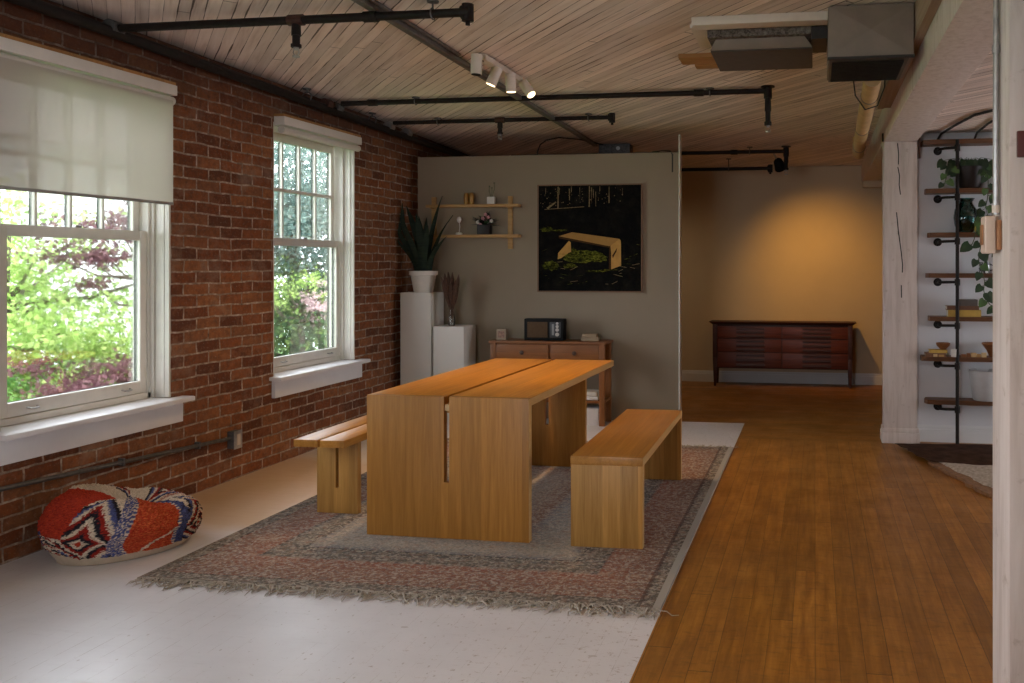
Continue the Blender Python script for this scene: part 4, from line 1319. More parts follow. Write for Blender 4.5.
    single('wooden_bowl', MB().lathe(c, [(.02, 0), (.024, .004), (.05, .03), (.056, .052), (.05, .052), (.044, .032), (.02, .01)], 26), M['bowl'], 'small turned wooden bowl on the books of the sixth shelf', 'bowl', c, smooth=True)
    c = (1.068, 10.63, z)
    single('beaker', MB().lathe(c, [(.026, 0), (.03, .004), (.032, .062), (.029, .062), (.027, .008)], 22), M['pot_white'], 'white beaker beside the bowl on the sixth shelf', 'beaker', c, smooth=True)
    labs = ['flat dark wood block beside the white beaker', 'dark wood cube next along from the flat block', 'pale wood cube in the middle of the row of blocks', 'low tan wood block right of the pale cube', 'pale wood block farthest from the beaker']
    for k, (a, b, h, m) in enumerate(((1.115, 1.15, .022, 'bowl'), (1.155, 1.18, .03, 'bowl'), (1.185, 1.225, .034, 'dowel'), (1.23, 1.258, .026, 'shelf_oak'), (1.263, 1.30, .036, 'dowel'))):
        single('wood_block', MB().box(a, b, 10.615, 10.65, z, z + h), M[m], labs[k], 'block', ((a + b) / 2, 10.63, z), 'wooden blocks on the sixth shelf', bevel=.002)
    for k, (a, b, h, m, lab) in enumerate(((.905, .935, .02, 'dowel', 'pale wood offcut in front of the books, nearest the shelf end'), (.945, .985, .016, 'shelf_oak', 'tan wood offcut in front of the books, nearer the pole'))):
        single('wood_block', MB().box(a, b, 10.612, 10.618, z, z + h), M[m], lab, 'block', ((a + b) / 2, 10.615, z), 'wooden blocks on the sixth shelf')
    # seventh shelf: white planter
    c = (1.30, 10.70, SH[6] + .0005)
    single('planter', MB().lathe(c, [(.085, 0), (.095, .01), (.12, .20), (.125, .235), (.116, .235), (.11, .2), (.03, .18)], 32), M['planter'], 'plain white planter on the lowest shelf', 'planter', c, smooth=True)
    single('wooden_tray', MB().lathe((1.36, 10.70, SH[5] + .0005), [(.03, 0), (.05, .05), (.09, .105), (.085, .11), (.045, .06)], 24), M['bowl'], 'wide wooden dish at the far end of the sixth shelf', 'dish', (1.36, 10.70, SH[5]), smooth=True)
    # rugs on the floor: shag rug with a dark hide thrown over its far end
    def slab(poly, z0, z1, ns=1, amp=0., seed=0):
        mb = MB(); pts = []
        n = len(poly)
        for i in range(n):
            a = Vector(poly[i]); b = Vector(poly[(i + 1) % n])
            for q in range(ns):
                p = a.lerp(b, q / ns)
                o = amp * mnoise.noise((p.x * 9, p.y * 9, seed))
                pts.append((p.x + o, p.y + o))
        m = len(pts)
        c = (sum(p[0] for p in pts) / m, sum(p[1] for p in pts) / m)
        vs = [(x, y, z0) for x, y in pts] + [(x, y, z0 + (z1 - z0) * .6) for x, y in pts] + [(x + (c[0] - x) * .02, y + (c[1] - y) * .02, z1) for x, y in pts]
        fs = [tuple(reversed(range(m))), tuple(range(2 * m, 3 * m))]
        for l in (0, 1):
            fs += [(l * m + i, l * m + (i + 1) % m, (l + 1) * m + (i + 1) % m, (l + 1) * m + i) for i in range(m)]
        return mb.add(vs, fs)
    t = Thing('shag_rug', 'cream shag rug with a brown edge lying near the pipe shelves', 'rug', (1.7, 9.3, 0))
    t.part('pile', slab([(.83, 9.66), (1.10, 8.42), (2.8, 8.7), (2.5, 10.3)], .001, .03, 20, .02, 3), M['shag'], smooth=True)
    t.part('brown_edge', slab([(.79, 9.66), (1.03, 8.30), (1.16, 8.35), (.86, 9.66)], .001, .022, 16, .03, 5), M['shag_edge'], smooth=True)
    single('hide_rug', slab([(.60, 10.44), (.80, 9.55), (1.12, 9.46), (2.2, 9.6), (2.2, 10.50), (1.2, 10.53)], .0305, .036, 20, .03, 8), M['hide'], 'dark brown hide spread on the floor below the pipe shelves', 'rug', (1.2, 10., .03), smooth=True)
alcove_things()

# ------------------------------------------------------------------ pipes under the ceiling
def sprinkler(t, x, y, z, drop):
    mb = MB()
    mb.cyl((x, y, z), (x, y, z - drop * .35), .022, .024, 12); mb.cyl((x, y, z - drop * .35), (x, y, z - drop * .62), .019, n=12)
    mb.cyl((x, y, z - drop * .62), (x, y, z - drop * .72), .026, n=12)
    h = t.part('sprinkler_drop', mb, M['black_pipe'], smooth=True)
    mb = MB()
    zb = z - drop * .72
    mb.cyl((x, y, zb), (x, y, zb - .012), .013, n=10)
    for s in (-1, 1):
        mb.tube([(x + s * .012, y, zb - .01), (x + s * .016, y, zb - .026), (x + s * .003, y, zb - .045)], .003, 6)
    mb.cyl((x, y, zb - .043), (x, y, zb - .05), .018, n=14)
    t.part('sprinkler_head', mb, M['galv'], under=h, smooth=True)

def hanger(t, x, y, z, r, ax='x'):
    mb = MB()
    k = 12
    pts = []
    for i in range(k + 1):
        a = 2 * PI * i / k
        d = (r + .006)
        pts.append((x, y + d / KY * math.sin(a), z + d * math.cos(a)) if ax == 'x' else (x + d * math.sin(a), y, z + d * math.cos(a)))
    mb.tube(pts, .004, 6)
    zc = CZ(y)
    mb.cyl((x, y, z + r), (x, y, zc - .008), .005, n=8)
    mb.cyl((x, y, zc - .008), (x, y, zc), .03, n=14)
    t.part('hanger', mb, M['zinc'], smooth=True)

def pipes():
    t = Thing('sprinkler_main', 'black sprinkler main running along the top of the brick wall', 'pipe', (-3.64, 5, 2.66))
    xm = -3.645
    def zm(y): return CZ(y) - .062
    ya, yb = YB + .05, 15.7
    t.part('pipe', MB().cyl((xm, ya, zm(ya)), (xm, yb, zm(yb)), .030, n=18), M['black_pipe'], smooth=True)
    t.part('riser_pipe', MB().cyl((WL + .03, ya, zm(ya) + .02), (WL + .03, yb, zm(yb) + .02), .020, n=12), M['black_pipe'], smooth=True)
    for y in (4.95, 8.91, 10.35):
        hanger(t, xm, y, zm(y), .030, 'y')
    for y, m in ((6.22, 'zinc'), (9.31, 'rusty_pipe'), (9.523, 'zinc'), (10.8, 'galv'), (11.3, 'galv')):
        t.part('coupling', MB().cyl((xm, y - .06, zm(y)), (xm, y + .06, zm(y)), .039, n=16), M[m], smooth=True)
    # branches
    def branch(y, x1, z, r, label, heads, hang, end, coup=()):
        b = Thing('sprinkler_branch', label, 'pipe', (xm + .05, y, z), 'sprinkler branch pipes')
        zt = CZ(y)
        xl = xm + .04 if y < 11.6 else -3.2
        b.part('pipe', MB().cyl((xl, y, z), (x1, y, z), r, n=14), M['black_pipe'], smooth=True)
        for x in coup:
            b.part('coupling', MB().cyl((x - .035, y, z), (x + .035, y, z), r + .006, n=14), M['black_pipe'], smooth=True)
        for x, d in heads:
            mb = MB().cyl((x - .04, y, z), (x + .04, y, z), r + .007, n=14)
            b.part('tee', mb, M['rusty_pipe'], smooth=True)
            sprinkler(b, x, y, z - r, d)
        for x in hang:
            hanger(b, x, y, z, r)
        if end == 'cap':
            mb = MB().cyl((x1 - .02, y, z), (x1 + .03, y, z), r + .012, n=14)
            mb.cyl((x1 + .012, y, z + .04), (x1 + .012, y, z - .045), r + .008, n=14); mb.cyl((x1 + .012, y, z - .045), (x1 + .012, y, z - .065), .012, n=8)
            b.part('end_fitting', mb, M['black_pipe'], smooth=True)
        else:
            mb = MB().cyl((x1 - .03, y, z), (x1 + .02, y, z), r + .007, n=14)
            mb.cyl((x1, y, z + .035), (x1, y, z - .055), r + .010, n=14)
            b.part('elbow', mb, M['black_pipe'], smooth=True)
            b.part('flange', MB().cyl((x1, y, z + .035), (x1, y, zt), .012, n=8).cyl((x1, y, zt - .008), (x1, y, zt), .05, n=14), M['black_pipe'], smooth=True)
            sprinkler(b, x1, y, z - .05, end)
        return b
    branch(6.22, -1.70, 2.682, .022, 'sprinkler branch pipe nearest the viewer with a drop head in its middle', [(-2.604, .165)], [-1.87], 'cap', [-2.2])
    branch(9.523, -.332, 2.682, .020, 'longest sprinkler branch pipe, ending in a hanging head near the ducts', [], [-3.0, -.748], .28, [-3.35, -.83])
    branch(10.80, -1.68, 2.668, .018, 'short sprinkler branch pipe behind the track lights with a centre head', [(-2.643, .14)], [-3.2, -1.87], 'cap')
    branch(13.60, -.29, 2.594, .020, 'sprinkler branch pipe beyond the partition, nearer of two', [], [-.66], .20, [-.82])
    branch(14.75, -.50, 2.505, .019, 'sprinkler branch pipe beyond the partition, close to the far wall', [], [-.95], 'cap')
    # raceway on the ceiling
    r = Thing('ceiling_raceway', 'dark metal raceway on the ceiling feeding the track lights', 'conduit', (-2.17, 8, CZ(8)))
    def run(x0, x1, ya, yb, h):
        return MB().hexa([(x0, ya, CZ(ya) - h), (x1, ya, CZ(ya) - h), (x1, yb, CZ(yb) - h), (x0, yb, CZ(yb) - h)],
                         [(x0, ya, CZ(ya)), (x1, ya, CZ(ya)), (x1, yb, CZ(yb)), (x0, yb, CZ(yb))])
    r.part('channel', run(-2.20, -2.155, YB + .1, 13.0, .03), M['rail_metal'], bevel=.004)
    r.part('side_conduit', MB().cyl((-2.143, YB + .1, CZ(YB) - .011), (-2.143, 7.7, CZ(7.7) - .011), .010, n=10), M['rail_metal'], smooth=True)
    j = Thing('junction_box', 'grey metal junction box on the ceiling above the partition', 'junction box', (-2.0, 13.1, CZ(13.1) - .09))
    j.part('box', MB().box(-2.15, -1.83, 13.02, 13.25, CZ(13.25) - .10, CZ(13.25) - .001), plain('grey box metal', (.10, .095, .09), .6, .3, .5, 40), bevel=.004)
    j.part('knockout', MB().cyl((-1.95, 13.02, CZ(13) - .05), (-1.95, 13.005, CZ(13) - .05), .02, n=12), M['galv'], smooth=True)
    pts = [(-2.64, 12.3, 2.42), (-2.63, 12.28, 2.52), (-2.60, 12.27, 2.59), (-2.54, 12.26, 2.63), (-2.42, 12.27, 2.655), (-2.25, 12.5, 2.655), (-2.10, 13.0, 2.645)]
    single('loop_cable', MB().tube(pts, .007, 8), M['cable'], 'thin dark cable curling from behind the partition to the junction box', 'cable', (-2.6, 12.3, 2.4), smooth=True)
    mb = MB().box(-1.262, -1.250, YP - .004, YP - .0005, 2.26, 2.425)
    single('wall_cable', mb.tube([(-1.256, YP - .004, 2.42), (-1.28, YP + .02, 2.455), (-1.36, YP + .04, 2.46), (-1.45, YP + .05, 2.45)], .006, 6), M['cable'], 'short black cable hooked over the partition top near the pale post', 'cable', (-1.256, YP, 2.3))
    # cables on the ceiling of the side room
    mb = MB().tube([(.955, 10.84, 2.42), (.975, 10.75, 2.462), (1.02, 10.2, 2.467), (1.085, 9.5, 2.467), (1.17, 9.25, 2.467), (1.3, 9.2, 2.467), (2.2, 9.3, 2.467)], .010, 8)
    single('loop_cable', mb, M['cable'], 'black cable arching over the highest pipe shelf, nearer the column', 'cable', (1.1, 10., 2.46), smooth=True)
    mb = MB().tube([(1.235, 10.84, 2.42), (1.24, 10.7, 2.462), (1.25, 10.1, 2.468), (1.27, 9.7, 2.468), (1.5, 9.6, 2.468), (2.2, 9.7, 2.468)], .009, 8)
    single('loop_cable', mb, M['cable'], 'black cable arching over the highest pipe shelf, nearer the post', 'cable', (1.4, 10., 2.46), smooth=True)
pipes()

LIGHTS = []
def spot(parent, O, pos, target, watt, col, size, blend=.6, rad=.02):
    l = bpy.data.lights.new('lamp_spot', 'SPOT')
    l.energy = watt; l.color = col; l.spot_size = R(size); l.spot_blend = blend; l.shadow_soft_size = rad
    o = bpy.data.objects.new('spot_light', l); COL.objects.link(o)
    o.parent = parent
    o.location = T(pos) - T(O)
    d = (T(target) - T(pos)).normalized()
    o.rotation_euler = d.to_track_quat('-Z', 'Y').to_euler()
    LIGHTS.append(o)

def emit(name, col, k):
    t = NT(name)
    e = t.n('ShaderNodeEmission'); e.inputs[0].default_value = (*col, 1); e.inputs[1].default_value = k
    return t.done(e.outputs[0])
M['lens_on'] = emit('lit lamp lens', (1, .74, .42), 5.)
WARM = (1., .62, .28)

def track_lights():
    zc = CZ(8.2)
    t = Thing('track_light', 'white ceiling bar with four adjustable spotlights above the table', 'spotlight', (-1.99, 8.2, zc))
    t.part('bar', MB().box(-2.035, -1.975, 7.70, 8.75, zc - .042, CZ(8.75) - .001), M['lamp_white'], bevel=.005)
    heads = [((-1.985, 7.52), (-.02, -.06, -1), 0), ((-1.99, 8.02), (-.40, -.12, -1), 40), ((-1.965, 8.32), (0.03, .10, -1), 105), ((-1.945, 8.68), (.62, -.35, -.8), 40)]
    for (x, y), d, w in heads:
        d = Vector(d).normalized()
        pv = Vector((x, y, zc - .075))
        a = pv - d * .035; b = pv + d * .085
        mb = MB().tube([a, a + d * .004, b - d * .004, b], [.030, .034, .034, .033], 24)
        h = t.part('lamp_head', mb, M['lamp_white'], smooth=True)
        t.part('lens', MB().cyl(b + d * .0003, b + d * .003, .029, n=22), M['lens_on'] if w else M['black'], under=h, smooth=True)
        t.part('arm', MB().tube([(x - .02, min(max(y, 7.75), 8.7), zc - .040), (x - .03, y + .02, zc - .06), pv], .008, 8), M['rail_metal'], under=h, smooth=True)
        if w:
            spot(t.o, t.O, b + d * .012, b + d, w, WARM, 90, .9)
    # spot on the pipe in the back room
    s = Thing('pipe_spotlight', 'black spotlight clamped to the pipe in front of the amber lit wall', 'spotlight', (-.36, 13.6, 2.50))
    p = Vector((-.365, 13.66, 2.47)); d = Vector((.20, .75, -.50)).normalized()
    s.part('lamp_body', MB().tube([p - d * .07, p - d * .05, p + d * .06, p + d * .08], [.03, .045, .06, .062], 24), M['black'], smooth=True)
    s.part('lens', MB().cyl(p + d * .0805, p + d * .083, .05, n=22), M['lens_on'], smooth=True)
    s.part('clamp', MB().tube([(-.42, 13.60, 2.60), (-.41, 13.62, 2.56), (-.385, 13.64, 2.51), p], .010, 8), M['galv'], smooth=True)
    spot(s.o, s.O, p + d * .1, Vector((.14, YF, 1.05)), 78, (1., .50, .10), 88, 1., .05)
track_lights()

# ------------------------------------------------------------------ ducts
def ducts():
    x0, x1, y0, y1, z0 = .066, .482, 6.75, 7.60, 2.475
    zc = CZ(7.2)
    t = Thing('air_duct', 'square sheet metal air duct with a dark grille under the ceiling beside the beam', 'duct', ((x0 + x1) / 2, 7.1, z0))
    cx, cz = (x0 + x1) / 2, (z0 + zc) / 2
    t.part('box', MB().box(x0, x1, y0 + .004, y1, z0, CZ(y1) - .001), M['duct'], bevel=.003)
    mb = MB().add([(x0 + .005, y0 + .003, z0 + .005), (x1 - .005, y0 + .003, z0 + .005), (x1 - .005, y0 + .003, zc - .004), (x0 + .005, y0 + .003, zc - .004), (cx, y0 - .022, cz)],
                  [(0, 1, 4), (1, 2, 4), (2, 3, 4), (3, 0, 4), (3, 2, 1, 0)])
    t.part('creased_panel', mb, M['duct'])
    t.part('flange', MB().box(x0 - .004, x1 + .004, y0 - .012, y0 + .03, z0 - .012, z0 - .0005), M['duct_dark'])
    g = t.part('grille', MB().box(x0 + .008, x1 - .02, y0 + .04, y1 - .01, z0 - .010, z0 - .0005), M['duct_grey'])
    for k in range(15):
        y = y0 + .09 + k * .048
        t.part('louvre', MB().hexa([(x0 + .02, y, z0 - .020), (x1 - .04, y, z0 - .020), (x1 - .04, y + .006, z0 - .020), (x0 + .02, y + .006, z0 - .020)],
                                   [(x0 + .02, y + .022, z0 - .0105), (x1 - .04, y + .022, z0 - .0105), (x1 - .04, y + .028, z0 - .0105), (x0 + .02, y + .028, z0 - .0105)]), M['duct_grey'], under=g)
    # round duct
    t2 = Thing('round_duct', 'tan wrapped round duct running from the air duct to the far wall', 'duct', (.32, 7.5, 2.48))
    pts = [(.318, 7.61, 2.485), (.325, 7.9, 2.482), (.334, 8.6, 2.475), (.352, 10.2, 2.462), (.382, 12.1, 2.445), (.40, 12.6, 2.47), (.405, 12.85, 2.52), (.405, 12.88, 2.58), (.405, 12.88, CZ(13) - .004)]
    t2.part('tube', MB().tube(pts, .052, 22), M['tube'], smooth=True)
    for p, q in (((.331, 8.35, 2.478), (.3312, 8.38, 2.4778)), ((.352, 10.2, 2.462), (.3522, 10.22, 2.4618)), ((.375, 11.6, 2.449), (.3753, 11.63, 2.4487))):
        t2.part('clip', MB().cyl(p, q, .0545, n=22), M['zinc'], smooth=True)
    mb = MB().tube([(.225, 8.5, CZ(8.5) - .006), (.25, 8.5, 2.50), (.31, 8.5, 2.408), (.385, 8.5, 2.43), (.43, 8.5, 2.55), (.432, 8.5, CZ(8.5) - .006)], .005, 6)
    t2.part('strap', mb, M['cable'], smooth=True)
    # ceiling unit in its cut-out
    k = 1.115
    zt = CZ(7.4)
    u = Thing('ceiling_air_unit', 'low brown air unit with a sloped hood in the ceiling left of the square duct', 'air unit', (-.29, 7.6, 2.6))
    u.part('liner', MB().box(-.575, -.022, 7.14, 7.95, 2.668, CZ(7.95) - .001), M['insul'])
    mb = MB().hexa([(-.569, 7.25, 2.615), (-.013, 7.25, 2.615), (-.013, 8.0, 2.615), (-.569, 8.0, 2.615)],
                   [(-.535, 7.20, 2.667), (-.055, 7.20, 2.667), (-.055, 7.92, 2.667), (-.535, 7.92, 2.667)])
    u.part('hood', mb, M['duct'], bevel=.003)
    u.part('bottom_pan', MB().box(-.566, -.016, 7.255, 7.995, 2.607, 2.6145), plain('dark brown pan', (.075, .058, .045), .7))
    u.part('connector', MB().box(-.02, .064, 7.14, 7.62, 2.64, CZ(7.62) - .001), M['duct_dark'])
    single('ceiling_batten', MB().box(-.64, .064, 6.90, 7.06, 2.695, CZ(7)), M['lamp_white'], 'pale batten on the ceiling in front of the brown air unit', 'batten', (-.29, 7.0, 2.69), bevel=.003)
    single('ceiling_batten', MB().box(-.665, -.585, 7.08, 7.75, 2.715, CZ(7.4)), M['lamp_white'], 'short pale board patch on the ceiling at the left end of the air unit', 'batten', (-.62, 7.4, 2.715), bevel=.002)
    t3 = Thing('wood_blocking', 'raw orange wood blocking in the ceiling hole left of the air unit', 'wood block', (-.70, 8.2, 2.7))
    t3.part('block', MB().box(-.825, -.58, 8.02, 8.30, 2.702, CZ(8.1)), M['timber'], bevel=.002)
    t3.part('block', MB().box(-.75, -.58, 8.31, 8.46, 2.695, CZ(8.3)), M['timber'], bevel=.002)
ducts()

# ------------------------------------------------------------------ conduit and switch on the near post, outlet on the brick
def electrics():
    x = .536
    t = Thing('light_switch', 'ivory switch box on the side of the near post, below a steel conduit', 'switch', (x, 4.08, 1.46))
    t.part('back_box', MB().box(x - .014, x - .001, 4.02, 4.13, 1.464, 1.553), M['copper'], bevel=.004)
    f = t.part('cover', MB().box(x - .046, x - .0145, 4.04, 4.145, 1.454, 1.566), M['switch'], bevel=.007, seg=3)
    t.part('rocker', MB().box(x - .051, x - .0465, 4.065, 4.12, 1.48, 1.54), M['copper'], under=f, bevel=.002)
    c = Thing('conduit', 'shiny steel conduit running up the near post to the ceiling', 'conduit', (x - .012, 4.06, 1.57))
    c.part('tube', MB().cyl((x - .012, 4.06, 1.570), (x - .012, 4.06, CZ(4)), .0088, n=16), M['galv'], smooth=True)
    for z in (1.575, 2.05):
        c.part('strap', MB().cyl((x - .013, 4.06, z), (x - .013, 4.06, z + .022), .0118, n=16), M['lamp_white'] if z < 2 else M['galv'], smooth=True)
    single('plaque', MB().box(.557, .66, 3.874, 3.899, 1.725, 1.80), M['red_plaque'], 'dark red plaque on the front of the near post', 'plaque', (.61, 3.88, 1.725), bevel=.004)
    o = Thing('power_outlet', 'grey metal outlet box on the brick wall between the windows', 'outlet', (WL, 7.87, .21))
    o.part('box', MB().box(WL + .001, WL + .048, 7.80, 7.915, .215, .328), M['zinc'], bevel=.004)
    p = o.part('face_plate', MB().box(WL + .049, WL + .054, 7.797, 7.918, .212, .331), M['galv'], bevel=.002)
    o.part('socket', MB().box(WL + .0545, WL + .058, 7.83, 7.885, .235, .308), M['lamp_white'], under=p, bevel=.003)
    c = Thing('conduit', 'dull grey conduit along the brick wall at knee height, ending at the outlet', 'conduit', (WL, 5, .33))
    xm = WL + .022
    c.part('tube', MB().tube([(xm, YB + .1, .40), (xm, 5.38, .365), (xm, 7.60, .292), (xm, 7.70, .286), (xm, 7.799, .285)], .012, 12), M['zinc'], smooth=True)
    for y, z in ((4.9, .369), (6.45, .330), (7.35, .3)):
        c.part('clip', MB().box(WL + .001, xm + .015, y - .012, y + .012, z - .022, z + .022), M['zinc'], bevel=.004)
electrics()

# ------------------------------------------------------------------ outdoors
def leaf_cloud(centre, radii, n, size, flat=.5, clumps=40, seed=0):
    rg = np.random.default_rng(seed)
    cc = rg.normal(size=(clumps, 3)); cc /= np.linalg.norm(cc, axis=1)[:, None]
    cc = cc * (rg.random((clumps, 1)) ** .4) * np.array(radii) * .85 + np.array(centre)
    idx = rg.integers(0, clumps, n)
    cr = rg.uniform(.16, .34, clumps) * np.mean(radii)
    p = rg.normal(size=(n, 3)) * np.array([1, 1, flat]) * cr[idx][:, None] * .6 + cc[idx]
    d = rg.normal(size=(n, 3)); d[:, 2] -= .5; d /= np.linalg.norm(d, axis=1)[:, None]
    r = rg.normal(size=(n, 3)); s = np.cross(d, r); s /= np.linalg.norm(s, axis=1)[:, None]
    nn = np.cross(s, d)
    L = rg.uniform(.7, 1.3, (n, 1)) * size
    a = p; b = p + d * L * .45 + s * L * .32 - nn * L * .06; c = p + d * L; e = p + d * L * .45 - s * L * .32 - nn * L * .06
    v = np.stack([a, b, c, e], 1).reshape(-1, 3)
    base = np.arange(n)[:, None] * 4
    f = np.concatenate([base + np.array([[0, 1, 2]]), base + np.array([[0, 2, 3]])], 1).reshape(-1, 3)
    return v, f, cc

def mat_leaves(name, c0, c1, c2, trans=.45):
    t = NT(name)
    g = t.n('ShaderNodeNewGeometry')
    col = t.ramp(g.outputs['Random Per Island'], [(0., c0), (.5, c1), (1., c2)])
    d = t.n('ShaderNodeBsdfDiffuse'); t.put(d.inputs[0], col)
    tr = t.n('ShaderNodeBsdfTranslucent'); t.put(tr.inputs[0], col)
    m = t.n('ShaderNodeMixShader'); m.inputs[0].default_value = trans
    t.put(m.inputs[1], d.outputs[0]); t.put(m.inputs[2], tr.outputs[0])
    return t.done(m.outputs[0])

GZ = -3.4
def tree(name, label, x, y, zc, radii, n, size, mat, seed, clumps=50, cat='tree', group='trees outside the windows'):
    t = Thing(name, label, cat, (x, y, GZ), group)
    c0 = T((x, y, zc))
    v, f, cc = leaf_cloud(tuple(c0), radii, n, size, .38, clumps, seed)
    me = bpy.data.meshes.new('crown')
    me.from_pydata((v - np.array([c0.x, c0.y, GZ])).tolist(), [], f.tolist())
    me.materials.append(mat)
    o = bpy.data.objects.new('crown', me); COL.objects.link(o); o.parent = t.o
    mb = MB()
    tr = min(1., .15 + radii[0] * .3)
    top = (x + .15, y, zc + radii[2] * .5)
    mb.tube([(x, y, GZ), (x + .06, y + .04, GZ + (zc - GZ) * .5), (x - .03, y, zc - radii[2] * .3), top], [.2 * tr, .16 * tr, .12 * tr, .03 * tr], 10)
    t.part('trunk', mb, M['trunk'], smooth=True)
    for k in range(0, min(14, len(cc))):
        c = Vector(cc[k]); s = Vector((c0.x, c0.y, min(c.z - .3, zc)))
        mid = s.lerp(c, .5) + Vector((0, 0, -.12))
        t.part('branch', MB().tube([s, mid, c], [.045 * tr, .03 * tr, .008], 6, raw=True), M['trunk'], smooth=True)

def outdoors():
    tag(build('ground', MB().box(-60, WL - .32, -30, 70, GZ - .2, GZ), M['grass'], None), 'lawn below the windows', 'lawn', None, 'structure')
    bright = mat_leaves('spring maple leaves', (.15, .27, .06), (.28, .42, .11), (.46, .55, .22), .5)
    fresh = mat_leaves('fresh green leaves', (.06, .19, .06), (.12, .30, .08), (.28, .44, .14), .5)
    deep = mat_leaves('deep green leaves', (.03, .07, .04), (.07, .13, .06), (.20, .27, .09), .4)
    bluish = mat_leaves('blue green leaves', (.06, .11, .10), (.12, .18, .16), (.26, .32, .27), .4)
    purple = mat_leaves('purple plum leaves', (.06, .028, .038), (.11, .05, .06), (.20, .11, .12), .4)
    pink = mat_leaves('pink blossom', (.40, .28, .30), (.52, .38, .39), (.62, .5, .5), .4)
    tree('maple_tree', 'bright green maple filling the nearer window', -10.2, 14.6, .9, (2.9, 2.9, 1.9), 17000, .08, bright, 1, 90)
    tree('maple_tree', 'fresh green maple low at the left of the nearer window', -9.6, 12.4, -.5, (1.9, 2.1, 1.15), 22000, .065, fresh, 2, 90)
    tree('plum_tree', 'purple leaved plum tree at the upper right of the nearer window', -8.3, 14.9, 1.75, (1.2, 1.3, .8), 2200, .07, purple, 3, 22)
    tree('plum_tree', 'small purple leaved plum low at the right of the nearer window', -7.5, 12.1, .12, (.75, .95, .42), 2600, .055, purple, 13, 16)
    tree('shrub_tree', 'yellow green bush low in the right half of the nearer window', -8.4, 13.6, -.2, (1.1, 1.2, 1.0), 11000, .06, bright, 4, 50)
    tree('broadleaf_tree', 'blue green tree filling the top of the window beside the partition', -8.2, 19.5, 2.3, (2.2, 2.4, 1.7), 24000, .07, bluish, 5, 170)
    tree('broadleaf_tree', 'deep green tree low in the window beside the partition', -7.8, 18.6, -.1, (2.2, 2.4, 1.9), 40000, .065, deep, 6, 150)
    tree('blossom_tree', 'pink flowering shrub glimpsed in the window beside the partition', -6.75, 17.0, .95, (.26, .4, .6), 900, .05, pink, 7, 8)
    tree('shrub_tree', 'sunlit yellow green bush in the window beside the partition', -6.9, 16.7, 1.0, (.6, .9, .4), 700, .05, bright, 8, 12)
    h = Thing('neighbour_house', 'pale grey house glimpsed between the trees outside the nearer window', 'house', (-18, 24, GZ))
    h.part('walls', MB().box(-24, -17, 24, 33, GZ, 4.2), M['house'])
    h.part('roof', MB().hexa([(-24.4, 23.6, 4.2), (-16.6, 23.6, 4.2), (-16.6, 33.4, 4.2), (-24.4, 33.4, 4.2)], [(-20.6, 24.5, 7), (-20.4, 24.5, 7), (-20.4, 32.5, 7), (-20.6, 32.5, 7)]), M['house_roof'])
    for x in (-22.6, -20.6, -18.6):
        for z in (-1.4, 1.4):
            f = h.part('window', MB().box(x - .6, x + .6, 23.93, 24.0, z, z + 1.7), M['sill_paint'])
            h.part('pane', MB().box(x - .48, x + .48, 23.90, 23.93, z + .12, z + 1.58), M['house_glass'], under=f)
outdoors()

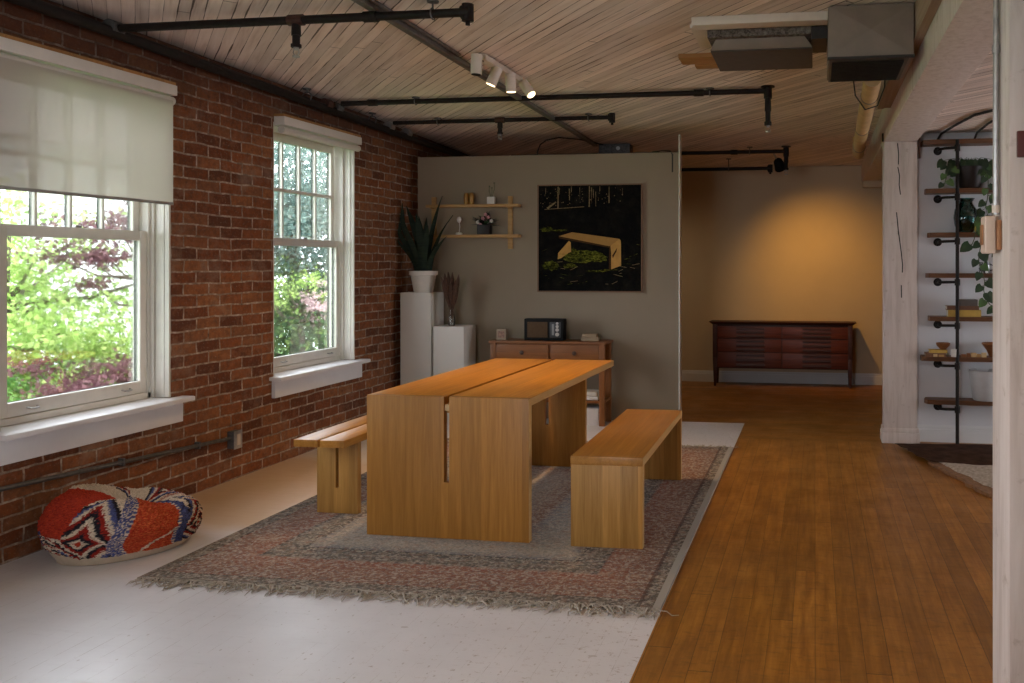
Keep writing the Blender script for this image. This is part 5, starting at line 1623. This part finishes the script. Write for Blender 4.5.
# ------------------------------------------------------------------ light
def lights():
    w = bpy.data.worlds.new('overcast'); SC.world = w; w.use_nodes = True
    nt = w.node_tree; bg = nt.nodes['Background']
    bg.inputs[0].default_value = (.88, .925, 1., 1); bg.inputs[1].default_value = 11.
    s = bpy.data.lights.new('sun', 'SUN'); s.energy = 11.; s.angle = R(3); s.color = (1., .95, .85)
    o = bpy.data.objects.new('sun', s); COL.objects.link(o)
    o.rotation_euler = Vector((-.52, .12, -.85)).to_track_quat('-Z', 'Y').to_euler()
    def portal(x, y0, y1, z0, z1, nx):
        l = bpy.data.lights.new('window_portal', 'AREA'); l.shape = 'RECTANGLE'
        l.size = z1 - z0; l.size_y = (y1 - y0) * KY
        l.cycles.is_portal = True
        o = bpy.data.objects.new('window_portal', l); COL.objects.link(o)
        o.location = T((x, (y0 + y1) / 2, (z0 + z1) / 2))
        o.rotation_euler = Vector((nx, 0, 0)).to_track_quat('-Z', 'Y').to_euler()
    l = bpy.data.lights.new('window_portal', 'AREA'); l.shape = 'RECTANGLE'; l.size = 1.4 * KX; l.size_y = 1.5; l.cycles.is_portal = True
    o = bpy.data.objects.new('window_portal', l); COL.objects.link(o)
    o.location = T((-1.6, YB - .25, 1.55)); o.rotation_euler = Vector((0, 1, 0)).to_track_quat('-Z', 'Y').to_euler()
    for a, b in OPEN:
        portal(WL - .36, a, b, ZS, ZH, 1)
    portal(XR + .22, 7.6, 10.6, .3, 1.8, -1)
lights()

def fill_lamps():
    """unseen fill lamps added for ambience, behind the viewer and beyond the partition"""
    for k, (x, y, w) in enumerate(((-.6, 2.2, 50), (-2.2, 13.9, 34))):
        CEIL = CZ(y)
        t = Thing('added_fill_lamp', ('added fill lamp on the ceiling behind the viewer', 'added fill lamp hidden beyond the partition')[k], 'spotlight', (x, y, CEIL))  # added out of view to raise the ambient light
        t.part('lamp_head', MB().tube([(x, y, CEIL), (x, y, CEIL - .05), (x, y, CEIL - .14)], [.03, .035, .035], 20), M['lamp_white'], smooth=True)
        t.part('lens', MB().cyl((x, y, CEIL - .1405), (x, y, CEIL - .143), .03, n=20), M['lens_on'])
        spot(t.o, t.O, (x, y, CEIL - .16), (x + (.6 if k else 0), y + .2, 0), w, (1., .75, .48) if k else WARM, 150, 1., .04)
fill_lamps()

# ------------------------------------------------------------------ camera and view
cam = bpy.data.cameras.new('camera')
cam.sensor_width = 36; cam.lens = 860 / 1024 * 36
cam.shift_x = -(684.433 - 512) / 1024
cam.shift_y = -(341.5 - 265) / 1024
cam.clip_start = .05; cam.clip_end = 300
co = bpy.data.objects.new('camera', cam); COL.objects.link(co)
co.location = (0, 0, 1.42)
co.rotation_euler = (R(90), 0, R(8.63286))
SC.camera = co
SC.view_settings.view_transform = 'Standard'
SC.view_settings.look = 'None'
SC.view_settings.exposure = -.05
SC.view_settings.gamma = 1.
SC.view_settings.use_curve_mapping = False
SC.cycles.max_bounces = 10
SC.cycles.diffuse_bounces = 6
SC.cycles.transparent_max_bounces = 24
SC.cycles.sample_clamp_indirect = 6.
SC.cycles.caustics_reflective = False
SC.cycles.caustics_refractive = False
SC.cycles.use_denoising = True
